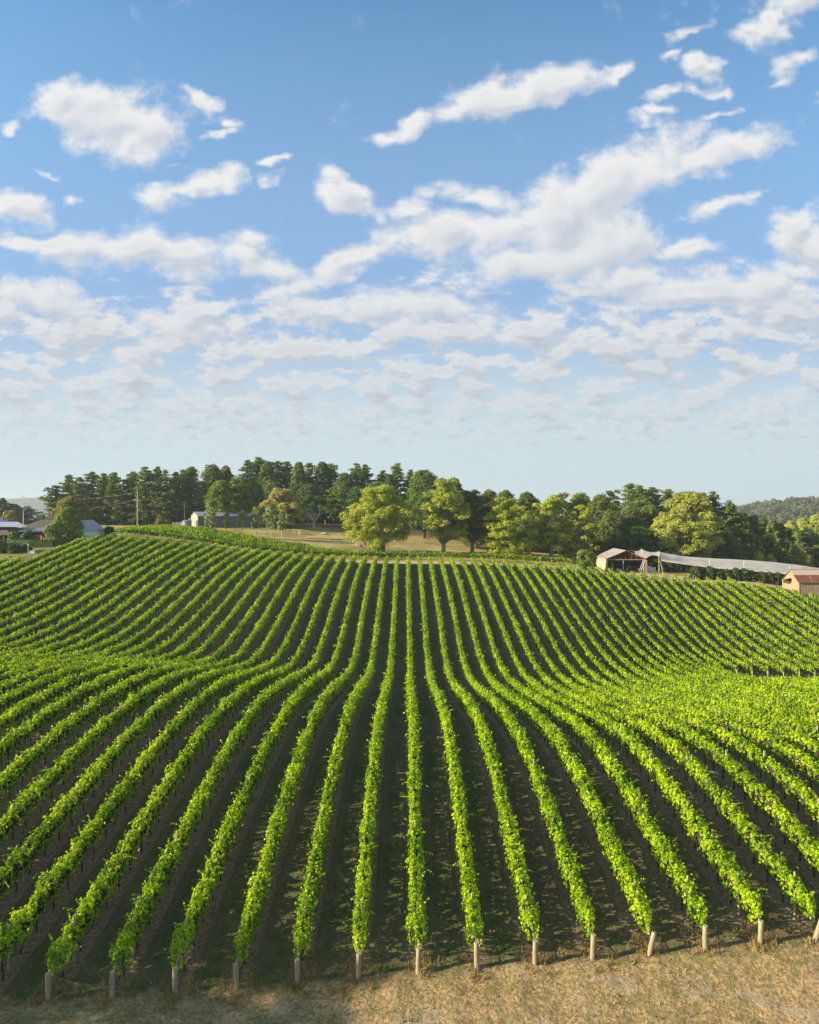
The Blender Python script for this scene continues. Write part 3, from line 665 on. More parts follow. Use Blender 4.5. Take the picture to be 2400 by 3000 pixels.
def tree(kind, X, Y, ztop, half, label, group, name='tree', cat='tree', mat=None, seed=1, base_z=None, crown0=None, dens=1.0, lean=0.0, trunkmat=None, csize=None):
    rng = np.random.default_rng(seed); gz = Hs(X, Y) if base_z is None else base_z; h = ztop-gz
    root = empty(name, (X, Y, gz), label, cat, group)
    b = MB(); cen = []; rad = []; d = math.hypot(X, Y)
    size = csize or max(.26, d*.0019)
    tm = M['bark_dark']
    if kind == 'pine':
        c0 = .22 if crown0 is None else crown0; tr = .018*h+.06
        topx, topy = rng.normal(0, .02*h, 2)
        b.tube([(0, 0, -.6), (topx*.3, topy*.3, h*.35), (topx, topy, h*.97)], [tr*1.3, tr, .05], 7, 0, cap=False)
        half *= 1.5; nw = max(7, int(h*(1-c0)/1.0)); amp = rng.uniform(.7, 1.2, 12); ft = rng.uniform(.5, .75)
        for i in range(nw):
            f = i/(nw-1); z = h*(c0+(1-c0)*f*.98); prof = (1-f**rng.uniform(2.0, 3.2))**ft*(.62+.38*math.sin(min(1, f*2.2+.35)*math.pi/2))
            L0 = half*(prof*.95+.12); nb = 5 if f > .85 else rng.integers(5, 8); a0 = rng.uniform(0, 6.28)
            for k in range(nb):
                a = a0+k*6.28/nb+rng.normal(0, .3); L = L0*rng.uniform(.4, 1.25)*amp[int((a % 6.28)/6.28*12) % 12]
                z = h*(c0+(1-c0)*f*.98)+rng.normal(0, .55)*(1-.6*f)
                e = (topx*f+math.cos(a)*L, topy*f+math.sin(a)*L, z+L*rng.uniform(-.06, .28))
                if L > 1.2: b.tube([(topx*f, topy*f, z-.2), ((topx*f+e[0])/2, (topy*f+e[1])/2, (z+e[2])/2-.05), e], [.05+.02*L*.5, .05, .02], 4, 0, cap=False)
                for q in (np.linspace(.35, 1.0, 3) if L > 1.5 else (.8,)):
                    cen.append((topx*f+math.cos(a)*L*q+rng.normal(0, .25), topy*f+math.sin(a)*L*q+rng.normal(0, .25), z+(e[2]-z)*q+rng.normal(0, .12))); rad.append(rng.uniform(.65, 1.2)*(.6+.12*half)*(.75+.25*q))
        cen = np.array(cen); V, F = clump_cards(rng, cen, np.array(rad)*.98, .46, int(26*dens), size*1.06, .5)
        mt = mat or M['pine']
    elif kind == 'gum':
        c0 = .2 if crown0 is None else crown0; tr = .022*h+.1; nl = 26+int(half*4.5)
        fork = h*rng.uniform(.13, .2)
        tm = trunkmat or M['bark']
        b.tube([(0, 0, -.5), (.1, 0, fork*.6), (.1+lean*fork, 0, fork)], [tr*1.35, tr, tr*.95], 9, 0, cap=False)
        i = 0; lobes = []
        while len(lobes) < nl and i < 400:
            i += 1; f = rng.uniform(c0, .97); a = rng.uniform(0, 6.28)
            pr = math.sin(math.pi*min(1, max(0, (f-c0+.12)/(1.17-c0)))**.85)**.6; rr = half*pr*math.sqrt(rng.uniform(.1, 1))*.88
            p = np.array((math.cos(a)*rr+lean*h*f, math.sin(a)*rr, h*f-.8))
            lr = rng.uniform(.2, .33)*half*(1.1-.3*f)
            if all(np.linalg.norm(p-q)*1.0 > .42*(lr+l) for q, l in lobes): lobes.append((p, lr))
        for p, lr in lobes:
            limb(b, (.1+lean*fork, 0, fork*rng.uniform(.75, 1)), p+np.array((0, 0, -lr*.4)), tr*.34, .04, rng, 5) if i % 2 or len(b.v) < 900 else None
            m = max(7, int(12*(lr/1.5)**1.5)); D = rng.normal(0, 1, (m, 3)); D /= np.linalg.norm(D, axis=1)[:, None]; D[:, 2] = np.where(D[:, 2] < -.35, -D[:, 2], D[:, 2])
            c = p+D*lr*np.array([1, 1, .72])*rng.uniform(.55, 1.0, (m, 1)); cen.append(c); rad.append(rng.uniform(.4, .75, m)*(.6+.12*half))
        cen = np.concatenate(cen); rad = np.concatenate(rad)
        V, F = clump_cards(rng, cen, rad, .72, int(34*dens), size*1.05, .5)
        mt = mat or M['gum']
    elif kind == 'young':
        tr = .06+.008*h; c0 = .26 if crown0 is None else crown0; tm = trunkmat or M['bark_pale']
        b.tube([(0, 0, -.3), (lean*.3, 0, h*.4), (lean, 0, h*.9)], [tr, tr*.7, .03], 7, 0, cap=False)
        for i in range(int(44*dens)):
            f = rng.uniform(c0, 1)**.9; a = rng.uniform(0, 6.28); r = half*math.sin(math.pi*min(1, (f-c0+.1)/(1.12-c0)))**.7*math.sqrt(rng.random())
            cen.append((lean*f+math.cos(a)*r, math.sin(a)*r, h*f-.3)); rad.append(rng.uniform(.45, .85)*(.42+.22*half))
            if i % 4 == 0: limb(b, (lean*f*.8, 0, h*f*.72), cen[-1], tr*.4, .02, rng, 4)
        V, F = clump_cards(rng, np.array(cen), np.array(rad), .9, 42, size*1.0, .6, fill=.35); mt = mat or M['young']
    elif kind == 'dome':          # dense rounded crown reaching low
        c0 = .08 if crown0 is None else crown0; tr = .02*h+.08
        b.tube([(0, 0, -.4), (0, 0, h*.3), (0, 0, h*.7)], [tr*1.2, tr, .05], 7, 0, cap=False)
        m = min(420, int((half*h)*3.6)+46); f = rng.uniform(0, 1, m)**.9; a = rng.uniform(0, 6.28, m)
        pr = np.sqrt(1-f**2.4)*(.78+.22*np.minimum(1, f*3)); rr = half*pr*rng.uniform(.55, .93, m)*(1+.12*np.sin(a*3+seed)+.1*np.sin(a*5+f*7+seed))
        cen = np.stack([np.cos(a)*rr, np.sin(a)*rr, h*(c0+(.96-c0)*f)], 1)+rng.normal(0, .05*half, (m, 3)); rad = rng.uniform(.7, 1.15, m)*(.4+.15*half)
        V, F = clump_cards(rng, cen, rad, .78, int(40*dens), size*1.12, .5); mt = mat or M['shrub']
    elif kind == 'bare':
        tm = M['bark_pale']; b.tube([(0, 0, -.3), (.1, 0, h*.16)], [.32, .26], 8, 0, cap=False)
        tips = []
        for i in range(9):
            a = rng.uniform(0, 6.28); e = np.array((math.cos(a)*half*rng.uniform(.4, 1), math.sin(a)*half*.6, h*rng.uniform(.35, .9))); pts = limb(b, (.1, 0, h*.15), e, .16, .05, rng, 5, .05); tips.append(e)
            for j in range(6):
                s = pts[rng.integers(2, 5)]; e2 = s+rng.normal(0, 1, 3)*np.array((1.4, 1, 1.2))+np.array((0, 0, .6)); limb(b, s, e2, .05, .012, rng, 4, .0); tips.append(e2)
        b.build('trunk', tm, root); return root
    tk = b.build('trunk', tm, root)
    np_mesh('crown', V, [F], [mt], parent=root)
    return root
def tpx(kind, px, ytop, hw, d, label, group, **kw):
    """tree seen at picture column px, top at row ytop, hw picture pixels wide each side, at distance d"""
    return tree(kind, at(px, d), d, zat(ytop, d), hw*d/2000, label, group, **kw)
# --- pines on the skyline
PG1 = 'tall pines at the left end of the skyline'
pines = [  # px, top, half width, distance, label
 (163, 1424, 25, 262, 'shorter leaning dark pine at the far left end of the pine grove'),
 (200, 1392, 21, 268, 'tall narrow pine, second from the left end of the pine grove'),
 (238, 1400, 20, 262, 'dark pine behind the small brown-leaved tree by the house'),
 (268, 1385, 20, 272, 'tall pine rising straight above the pale garage roof'),
 (300, 1389, 19, 266, 'layered pine right of the garage with sky gaps on its right'),
 (324, 1390, 18, 274, 'slim pine between the garage and the first power pole'),
 (346, 1388, 17, 264, 'narrow pine at the right edge of the left grove'),
 (372, 1402, 18, 275, 'low gap-filling pine just left of the pale power pole'),
 (397, 1383, 20, 266, 'pine standing directly behind the pale power pole'),
 (427, 1370, 22, 262, 'tall layered pine just right of the pale power pole'),
 (456, 1367, 22, 266, 'tallest pine between the two power poles'),
 (486, 1381, 21, 262, 'broad-topped pine above the rusty brown bush'),
 (512, 1384, 18, 268, 'pine left of the second power pole beside the grey shed'),
 (540, 1380, 22, 276, 'very dark pine behind the gable of the grey shed'),
 (562, 1368, 24, 272, 'dark pine with a knobbly top above the grey shed gable'),
]
for i, (px, yt, hw, d, lb) in enumerate(pines):
    tpx('pine', px, yt, hw*[1.0, 1.25, .9, 1.4, 1.1][i % 5], d, lb, PG1, name="pine_tree", seed=20+i, crown0=.04 if i % 3 else .12, dens=1.1, mat=M['pine_mid'] if i % 3 == 1 else None)
tpx('dome', 622, 1360, 46, 285, 'broad dark round-crowned tree on the skyline behind the grey shed roof', 'dark round skyline trees', name='cypress_tree', seed=41, mat=M['pine'], dens=1.2)
tpx('dome', 662, 1364, 36, 292, 'dark round-crowned tree sloping down to the right behind the bright hedge-like cypress', 'dark round skyline trees', name='cypress_tree', seed=42, mat=M['pine'], dens=1.2)
for i, (px, yt, hw, d, lb) in enumerate([
 (650, 1410, 50, 252, 'left part of the bright green domed cypress clump behind the grey shed'),
 (700, 1400, 50, 254, 'middle and highest domed bright cypress behind the grey shed'),
 (742, 1396, 32, 256, 'darker right-hand cypress of the domed clump, left of the golden gum')]):
    tpx('dome', px, yt, hw, d, lb, 'bright domed cypresses behind the grey shed', name='cypress_tree', seed=50+i, mat=M['pine_light'] if i < 2 else M['pine_mid'], crown0=.12, dens=1.3)
PG2 = 'dark pines in the middle of the skyline'
mid = [
 (726, 1350, 17, 292, 'isolated dark pine top left of the middle pine clump'),
 (757, 1342, 24, 296, 'tallest pine of the middle skyline, with a dark crest'),
 (784, 1350, 26, 286, 'broad green pine right below the dark crest'),
 (818, 1352, 20, 292, 'pine above the golden gum, left of a notch in the skyline'),
 (840, 1354, 18, 296, 'thin-topped pine in the notch above the golden gum'),
 (876, 1352, 22, 284, 'steeply layered light green pine right of the golden gum'),
 (908, 1358, 22, 290, 'pine with a rounded shoulder behind the dead tree'),
 (945, 1351, 26, 286, 'wide-topped pine above the grey dead tree'),
 (972, 1362, 24, 292, 'shoulder pine falling away right of the wide-topped pine'),
 (1012, 1385, 28, 284, 'low dark pine in the hollow of the skyline'),
 (1042, 1360, 20, 288, 'dark pine with a twin top left above the first big gum'),
 (1068, 1364, 18, 292, 'twin-topped dark pine behind the first big gum'),
 (1117, 1378, 18, 292, 'pointed pine above the right edge of the first big gum'),
 (1140, 1386, 18, 286, 'small-topped pine between two pointed pines'),
 (1169, 1360, 20, 290, 'tall pointed pine right above the first big gum'),
 (1198, 1377, 16, 296, 'short pine tip just left of the round dark pine'),
 (905, 1420, 40, 276, 'low-branched pine hanging over the dead tree'),
 (990, 1425, 40, 274, 'very dark low pine at the back of the paddock'),
 (1050, 1430, 40, 272, 'dark pine mass immediately left of the first big gum'),
 (860, 1425, 34, 280, 'shaded pine close behind the right side of the golden gum'),
 (790, 1410, 36, 278, 'shaded pine close behind the left side of the golden gum'),
 (1105, 1415, 38, 270, 'dark pine hidden mostly by the first big gum'),
]
for i, (px, yt, hw, d, lb) in enumerate(mid):
    tpx('dome' if i in (2, 5, 7, 9, 16, 18, 19, 13) else 'pine', px, yt, hw*1.2, d, lb, PG2, name='pine_tree', seed=70+i, crown0=.1 if i > 15 else .18, dens=1.1, mat=M['pine_mid'] if i % 3 == 2 else None)
tpx('dome', 1243, 1376, 62, 250, 'massive round mid-green pine behind and left of the tallest gum', 'broad round pines', name='pine_tree', seed=95, mat=M['pine_mid'], crown0=.14, dens=1.5)
tpx('dome', 1330, 1402, 38, 262, 'dark rounded pine behind the right side of the tallest gum', 'broad round pines', name='pine_tree', seed=96, mat=M['pine'], dens=1.4)
rs = random.Random(4)
for i, px in enumerate(np.linspace(800, 1260, 13)):
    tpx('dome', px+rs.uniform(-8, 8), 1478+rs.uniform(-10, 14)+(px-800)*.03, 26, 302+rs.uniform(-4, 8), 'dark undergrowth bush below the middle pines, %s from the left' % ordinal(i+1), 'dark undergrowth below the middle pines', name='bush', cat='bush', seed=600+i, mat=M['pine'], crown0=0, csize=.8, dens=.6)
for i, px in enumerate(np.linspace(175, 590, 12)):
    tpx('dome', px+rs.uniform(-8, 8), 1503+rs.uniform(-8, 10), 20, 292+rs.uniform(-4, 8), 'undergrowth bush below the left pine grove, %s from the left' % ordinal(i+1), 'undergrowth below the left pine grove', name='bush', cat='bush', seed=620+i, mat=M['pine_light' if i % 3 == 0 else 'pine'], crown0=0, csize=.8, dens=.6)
# --- gums along the paddock
GG = 'large gum trees behind the crosswise vine row'
tpx('gum', 828, 1432, 62, 250, 'golden pale-leaved gum behind the young trees, left of the dead tree', 'gum trees of the paddock', name='gum_tree', seed=101, mat=M['gum_gold'], trunkmat=M['bark_pale'], crown0=.16)
tpx('gum', 1108, 1424, 100, 198, 'broad yellow-green gum at the left end of the big gums, beside the trailer', GG, name='gum_tree', seed=102, trunkmat=M['bark_pale'], crown0=.14, dens=1.1)
tpx('gum', 1299, 1397, 76, 198, 'tallest yellow-green gum with a visible forked grey trunk', GG, name='gum_tree', seed=103, crown0=.28, dens=1.1)
tpx('gum', 1383, 1432, 70, 204, 'darker gum close on the right of the tallest gum', GG, name='gum_tree', seed=104, mat=M['gum_dark'], crown0=.3, dens=1.1)
tpx('gum', 1490, 1458, 78, 198, 'cone-shaped bright yellow-green gum right of the darker gum', GG, name='gum_tree', seed=105, crown0=.10, dens=1.1)
tpx('gum', 1614, 1445, 62, 202, 'olive gum with a bare forked trunk, left of the pair above the barn', GG, name='gum_tree', seed=106, crown0=.24)
tpx('gum', 1706, 1468, 52, 200, 'low-hanging yellow-tipped gum left of the barn', GG, name='gum_tree', seed=107, crown0=.12)
tpx('gum', 2008, 1444, 98, 212, 'huge spreading pale gum above the white netting', GG, name='gum_tree', seed=108, mat=M['gum_pale'], crown0=.08, dens=1.3)
BG = 'darker trees filling the wood behind the gums'
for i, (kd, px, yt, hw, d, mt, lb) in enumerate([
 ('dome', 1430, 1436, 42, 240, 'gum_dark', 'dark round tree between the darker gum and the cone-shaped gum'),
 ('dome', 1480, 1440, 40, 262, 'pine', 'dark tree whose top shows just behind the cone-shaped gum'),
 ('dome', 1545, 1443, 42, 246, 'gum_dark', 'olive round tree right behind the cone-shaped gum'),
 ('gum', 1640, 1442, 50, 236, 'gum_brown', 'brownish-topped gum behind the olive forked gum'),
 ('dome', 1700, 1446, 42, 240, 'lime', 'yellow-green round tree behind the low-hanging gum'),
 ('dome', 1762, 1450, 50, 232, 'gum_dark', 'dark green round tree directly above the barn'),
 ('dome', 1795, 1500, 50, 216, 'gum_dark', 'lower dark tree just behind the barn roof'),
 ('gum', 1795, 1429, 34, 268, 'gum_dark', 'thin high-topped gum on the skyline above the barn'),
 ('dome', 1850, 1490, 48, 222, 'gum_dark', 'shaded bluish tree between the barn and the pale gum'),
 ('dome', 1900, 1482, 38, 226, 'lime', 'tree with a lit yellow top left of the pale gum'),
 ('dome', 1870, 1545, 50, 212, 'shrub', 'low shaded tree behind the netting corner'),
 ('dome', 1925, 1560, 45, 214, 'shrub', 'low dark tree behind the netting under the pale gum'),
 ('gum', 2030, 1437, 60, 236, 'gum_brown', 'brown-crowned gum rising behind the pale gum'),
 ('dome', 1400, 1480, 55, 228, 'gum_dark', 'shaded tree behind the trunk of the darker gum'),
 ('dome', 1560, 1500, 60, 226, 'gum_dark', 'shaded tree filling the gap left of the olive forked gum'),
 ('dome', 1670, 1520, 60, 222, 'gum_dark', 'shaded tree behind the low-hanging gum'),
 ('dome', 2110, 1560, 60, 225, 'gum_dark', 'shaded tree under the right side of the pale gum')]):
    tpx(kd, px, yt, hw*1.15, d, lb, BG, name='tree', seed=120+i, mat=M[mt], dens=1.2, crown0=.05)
PG3 = 'pines of the right-hand wood'
for i, (px, yt, hw, d, lb) in enumerate([
 (1848, 1417, 30, 262, 'tallest pine of the right wood, above the barn ridge'),
 (1882, 1424, 28, 256, 'pine second from the left in the right wood'),
 (1915, 1426, 30, 260, 'broad pine in the middle of the right wood skyline'),
 (1952, 1434, 24, 266, 'pointed pine left of the brown-crowned gum'),
 (1980, 1446, 22, 262, 'small pine touching the brown-crowned gum on its left'),
 (1870, 1460, 40, 246, 'light-struck lower pine above the shaded bluish tree'),
 (2060, 1442, 22, 262, 'dark pine close on the right of the brown-crowned gum'),
 (2086, 1440, 24, 266, 'dark pine with the last high top on the right'),
 (2126, 1469, 26, 262, 'pine one step down the falling right skyline'),
 (2150, 1492, 26, 268, 'pine two steps down the falling right skyline')]):
    tpx('pine', px, yt, hw, d, lb, PG3, name='pine_tree', seed=150+i, crown0=.08, dens=1.2, mat=M['pine_mid'] if i in (0, 2, 5) else None)
steps = [(2178, 1497), (2205, 1506), (2232, 1512), (2262, 1518), (2285, 1530), (2308, 1544), (2335, 1552), (2362, 1555), (2388, 1560), (2415, 1568)]
for i, (px, yt) in enumerate(steps):
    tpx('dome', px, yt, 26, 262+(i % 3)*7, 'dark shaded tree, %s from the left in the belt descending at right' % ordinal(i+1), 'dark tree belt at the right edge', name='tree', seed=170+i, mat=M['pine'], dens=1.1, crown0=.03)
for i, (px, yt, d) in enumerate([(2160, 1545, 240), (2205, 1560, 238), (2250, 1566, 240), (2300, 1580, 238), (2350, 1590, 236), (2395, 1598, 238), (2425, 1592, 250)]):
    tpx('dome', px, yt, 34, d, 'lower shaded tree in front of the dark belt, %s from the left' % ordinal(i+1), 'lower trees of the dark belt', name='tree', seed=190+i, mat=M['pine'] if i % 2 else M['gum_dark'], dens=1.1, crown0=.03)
for i, (px, yt, hw, d, mt, lb) in enumerate([
 (2190, 1613, 20, 222, 'gum_dark', 'low olive bush behind the netting, left end of the bush line'),
 (2222, 1616, 18, 220, 'gum', 'yellow-tipped bush just behind the netting'),
 (2258, 1626, 20, 221, 'gum', 'second yellow-tipped bush behind the netting, nearer the rounded grey-green tree'),
 (2298, 1620, 24, 222, 'shrub', 'plain green bush behind the netting left of the grey-green tree'),
 (2336, 1608, 27, 220, 'gum_brown', 'rounded grey-green tree behind the rusty-roofed shed')]):
    tpx('dome', px, yt, hw, d, lb, 'bushes behind the netting', name='bush', cat='bush', seed=205+i, mat=M[mt], crown0=.02, dens=1.1)
for i, (px, yt, hw, d) in enumerate([(2318, 1528, 22, 420), (2352, 1518, 24, 430), (2392, 1508, 26, 425), (2430, 1506, 26, 430)]):
    tpx('dome', px, yt, hw, d, 'sunlit yellow-green tree at the right edge beyond the dark belt, %s from the left' % ordinal(i+1), 'sunlit trees at the right edge', name='tree', seed=215+i, mat=M['gum'], dens=1.3, crown0=.03, base_z=zat(1600, d))
# --- young gums by the grey shed
YG = 'young gums in front of the grey shed'
for i, (px, yt, yb, hw, d, mt, ln, lb) in enumerate([
 (617, 1466, 1558, 21, 213, 'young', 0, 'fullest young gum, leafy to the ground, at the left end before the grey shed'),
 (663, 1496, 1561, 12, 214, 'young', .3, 'thin sparse young gum, second from the left before the grey shed'),
 (709, 1496, 1565, 14, 216, 'young', .2, 'slender young gum, third from the left before the grey shed'),
 (752, 1484, 1567, 21, 218, 'young', 0, 'bushy young gum with a forked pale base at the right end of the shed'),
 (795, 1486, 1575, 22, 215, 'young', -.2, 'tall young gum in front of the golden gum'),
 (826, 1498, 1566, 15, 226, 'young', 0, 'small round-headed young gum with a clean pale trunk, rightmost of the row')]):
    tpx('young', px, yt, hw*.9, d, lb, YG, name='young_gum_tree', seed=230+i, lean=ln, crown0=.04 if i == 0 else .3, dens=.8 if i in (1, 2) else 1.7, mat=M[mt])
tpx('bare', 920, 1455, 34, 252, 'grey leafless dead tree with twisted branches before the dark pines', None, name='dead_tree', seed=240)
tpx('dome', 1112, 1592, 16, 192, 'low dark bush at the foot of the broad gum', None, name='bush', cat='bush', seed=241, mat=M['shrub'], crown0=0)
# --- round the house
for (kd, px, yt, hw, d, mt, lb, sd, c0) in [
 ('dome', 208, 1461, 54, 205, 'gum_brown', 'brownish round-crowned tree behind the green columnar tree by the house', 251, .1),
 ('dome', 200, 1490, 43, 172, 'lime', 'tall dense green rounded tree between the house and the pale garage', 252, .05),
 ('dome', 152, 1537, 26, 169, 'pale_shrub', 'pale yellow-green bushy shrub in front of the house', 253, .02),
 ('pine', 78, 1487, 26, 330, 'pine', 'flat-topped dark cypress behind the house, right of the transformer pole', 254, .1),
 ('pine', 42, 1478, 24, 325, 'pine', 'loose dark pine left of the transformer pole', 255, .1),
 ('dome', 30, 1500, 34, 318, 'gum_brown', 'dull brown-green tree at the left behind the solar panels', 256, .02),
 ('pine', 8, 1462, 20, 322, 'pine', 'dark pine cut by the left edge of the picture', 257, .1),
 ('dome', 120, 1510, 16, 520, 'gum_dark', 'small distant hazy tree between the cypress and the pine grove', 258, .02),
 ('dome', 48, 1537, 28, 320, 'gum', 'yellowish low tree just above the house ridge', 259, .02)]:
    tpx(kd, px, yt, hw, d, lb, 'trees around the house', name='tree', seed=sd, mat=M[mt], crown0=c0, dens=1.2, **({'base_z': zat(1534, d)} if sd == 258 else {}))
tpx('dome', 472, 1516, 15, 246, 'rusty brown bush left of the white yard gate', None, name='bush', cat='bush', seed=261, mat=M['gum_brown'], crown0=0)
tpx('dome', 322, 1545, 14, 186, 'rounded green bush at the right end of the pale garage', None, name='bush', cat='bush', seed=262, mat=M['shrub'], crown0=0)
tpx('dome', 1713, 1612, 27, 184, 'leafy fig-green bush against the left wall of the open barn', None, name='bush', cat='bush', seed=263, mat=M['lime'], crown0=0, csize=.42, dens=1.3)
# --- trees beyond the left edge whose shade lies over the near left corner
for i, (X, Y, hh, hf) in enumerate([(-46, 21.0, 19, 6.0), (-40, 27.0, 11, 3.4), (-64, 17.5, 26, 6.5)]):
    tree('gum', X, Y, Hs(X, Y)+hh, hf, 'tall gum tree out of view beyond the lower left edge, %s of three' % ['nearest', 'middle', 'farthest'][i], 'gum trees beyond the lower left edge', name='gum_tree', seed=270+i, crown0=.2, dens=.8)
# --- wooded ridge far right
def far_wood():
    rng = np.random.default_rng(9)
    X = rng.uniform(200, 1150, 7600); Y = rng.uniform(560, 1080, 7600)
    Z = H(X, Y); k = (X/Y < .72) & (X/Y > .3); X, Y, Z = X[k], Y[k], Z[k]; n = len(X)
    hh = rng.uniform(8, 15, n)*(.75+.35*np.sin(X*.02)*np.sin(Y*.03)+rng.uniform(-.1, .25, n)); r = rng.uniform(3.2, 5.8, n)
    c = np.stack([X, Y, Z+hh*.6], 1); V = []; 
    D = rng.normal(0, 1, (n, 70, 3)); D /= np.linalg.norm(D, axis=2)[..., None]; D[..., 2] = np.abs(D[..., 2])*1.2-.3
    o = D*r[:, None, None]*rng.uniform(.75, 1.05, (n, 70, 1)); o[..., 2] *= 1.05
    V, F = cards(rng, (c[:, None]+o).reshape(-1, 3), D.reshape(-1, 3), rng.uniform(1.1, 2.4, n*70), .9, .35)
    tag(np_mesh('far_woodland', V, [F], [M['far']]), 'hazy grey-green woodland covering the distant ridge at the right edge', 'woodland', kind='stuff')
far_wood()
# ---------------------------------------------------------------- buildings
def corr(name, col, rough=.5, dirt=None, axis=0, pitch=.25, var=.1, spec=.4):
    """ribbed metal sheet"""
    m, t, o = new_mat(name); tc = t.new('ShaderNodeTexCoord').outputs['Object']
    sp = t.new('ShaderNodeSeparateXYZ'); t.l.new(tc, sp.inputs[0])
    n = t.noise(tc, 1.2, 5, .65); c = t.mix(t.rng(n, .35, .65), tuple(x*(1-var) for x in col), tuple(min(1, x*(1+var)) for x in col))
    if dirt: c = t.mix(t.rng(t.noise(t.vmath('MULTIPLY', tc, (1.2, 1.2, .4)), 1.4, 5, .7), .52, .7, 0, .7), c, dirt)
    w = t.math('SINE', t.math('MULTIPLY', sp.outputs[axis], 6.283/pitch))
    b = t.new('ShaderNodeBump'); b.inputs['Strength'].default_value = .7; b.inputs['Distance'].default_value = .03; t.l.new(w, b.inputs['Height'])
    t.l.new(pbsdf(t, c, rough, spec, 0, b.outputs[0]).outputs[0], o.inputs[0]); return m
def tiles(name, col):
    m, t, o = new_mat(name); tc = t.new('ShaderNodeTexCoord').outputs['Object']
    br = t.new('ShaderNodeTexBrick'); t.l.new(tc, br.inputs[0]); br.inputs['Scale'].default_value = 3.0
    br.inputs['Color1'].default_value = (*col, 1); br.inputs['Color2'].default_value = (*[c*1.35 for c in col], 1); br.inputs['Mortar'].default_value = (*[c*.55 for c in col], 1)
    br.inputs['Mortar Size'].default_value = .04; br.inputs['Brick Width'].default_value = .9; br.inputs['Row Height'].default_value = .9
    c = t.mix(t.rng(t.noise(tc, .5, 5, .6), .4, .7, 0, .4), br.outputs[0], (.16, .14, .12))
    t.l.new(pbsdf(t, c, .85, .25).outputs[0], o.inputs[0]); return m
M['grey_wall'] = corr('grey_ribbed_wall', (.10, .115, .14), axis=0, pitch=.35)
M['light_wall'] = corr('light_ribbed_wall', (.33, .31, .28), axis=1, pitch=.35)
M['grey_roof'] = corr('grey_ribbed_roof', (.27, .275, .28), .45, axis=0, pitch=.4)
M['blue_roof'] = corr('blue_grey_roof', (.26, .27, .31), .45, axis=1, pitch=.4)
M['dark_roof'] = corr('dark_verandah_roof', (.14, .17, .21), .5, axis=0, pitch=.3)
M['barn_wall'] = corr('cream_barn_wall', (.40, .33, .24), .7, (.36, .25, .15), axis=1, pitch=.55, var=.1)
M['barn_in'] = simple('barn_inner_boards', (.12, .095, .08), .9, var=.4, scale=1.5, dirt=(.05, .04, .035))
M['rust'] = simple('rusty_steel', (.28, .10, .05), .85, var=.35, scale=3)
M['trim'] = simple('white_trim', (.50, .48, .44), .6, var=.05)
M['tile'] = tiles('dark_roof_tiles', (.085, .08, .08))
M['pale'] = simple('pale_garage_wall', (.80, .77, .70), .75, var=.05, scale=1)
M['dim'] = simple('dim_brown_wall', (.2, .16, .14), .85, var=.2)
M['black'] = simple('plain_black', (.02, .02, .022), .5, var=.1)
M['teal'] = simple('teal_paint', (.06, .2, .19), .5)
M['blue'] = simple('blue_plastic', (.02, .12, .5), .4)
M['white'] = simple('white_paint', (.6, .6, .58), .5, var=.06)
M['red'] = simple('red_paint', (.6, .06, .05), .45)
M['yellow'] = simple('yellow_paint', (.6, .42, .05), .5)
M['wood'] = simple('timber', (.36, .25, .15), .85, var=.3, scale=4)
M['grey_wood'] = simple('weathered_timber', (.38, .34, .29), .9, var=.3, scale=5)
M['concrete'] = simple('concrete', (.42, .4, .37), .9, var=.12)
M['render'] = simple('stained_render_wall', (.29, .22, .13), .95, var=.14, scale=1.6, dirt=(.22, .19, .13), stretch=(1, 1, .35))
M['stone_pale'] = simple('cream_gable_render', (.32, .24, .145), .95, var=.08, scale=2)
def rusty_roof():
    m, t, o = new_mat('rusty_roof_sheets'); tc = t.new('ShaderNodeTexCoord').outputs['Object']
    sp = t.new('ShaderNodeSeparateXYZ'); t.l.new(tc, sp.inputs[0]); x, y, z = sp.outputs
    sheet = t.math('FLOOR', t.math('DIVIDE', x, .76)); wn = t.new('ShaderNodeTexWhiteNoise', noise_dimensions='1D'); t.l.new(sheet, wn.inputs['W'])
    n = t.noise(t.vmath('MULTIPLY', tc, (2.4, .7, .7)), 1.4, 4, .6)
    lowr = t.rng(z, 4.3, 4.4, 1, 0)     # lower course of sheets has gone rusty
    f = t.rng(t.math('ADD', t.math('ADD', t.math('MULTIPLY', lowr, .42), t.math('MULTIPLY', wn.outputs[0], .22)), t.math('MULTIPLY', n, .55)), .60, .68)
    band = t.math('GREATER_THAN', x, 6.5); f = t.math('MULTIPLY', f, t.math('SUBTRACT', 1.0, t.math('MULTIPLY', band, lowr)))
    seam = t.rng(t.math('ABSOLUTE', t.math('SUBTRACT', t.math('FRACT', t.math('DIVIDE', x, .76)), .5)), .44, .48)
    c = t.mix(f, (.40, .33, .27), (.13, .045, .022)); c = t.mix(t.math('MULTIPLY', seam, .6), c, (.5, .4, .3))
    t.l.new(pbsdf(t, c, .8, .3).outputs[0], o.inputs[0]); return m
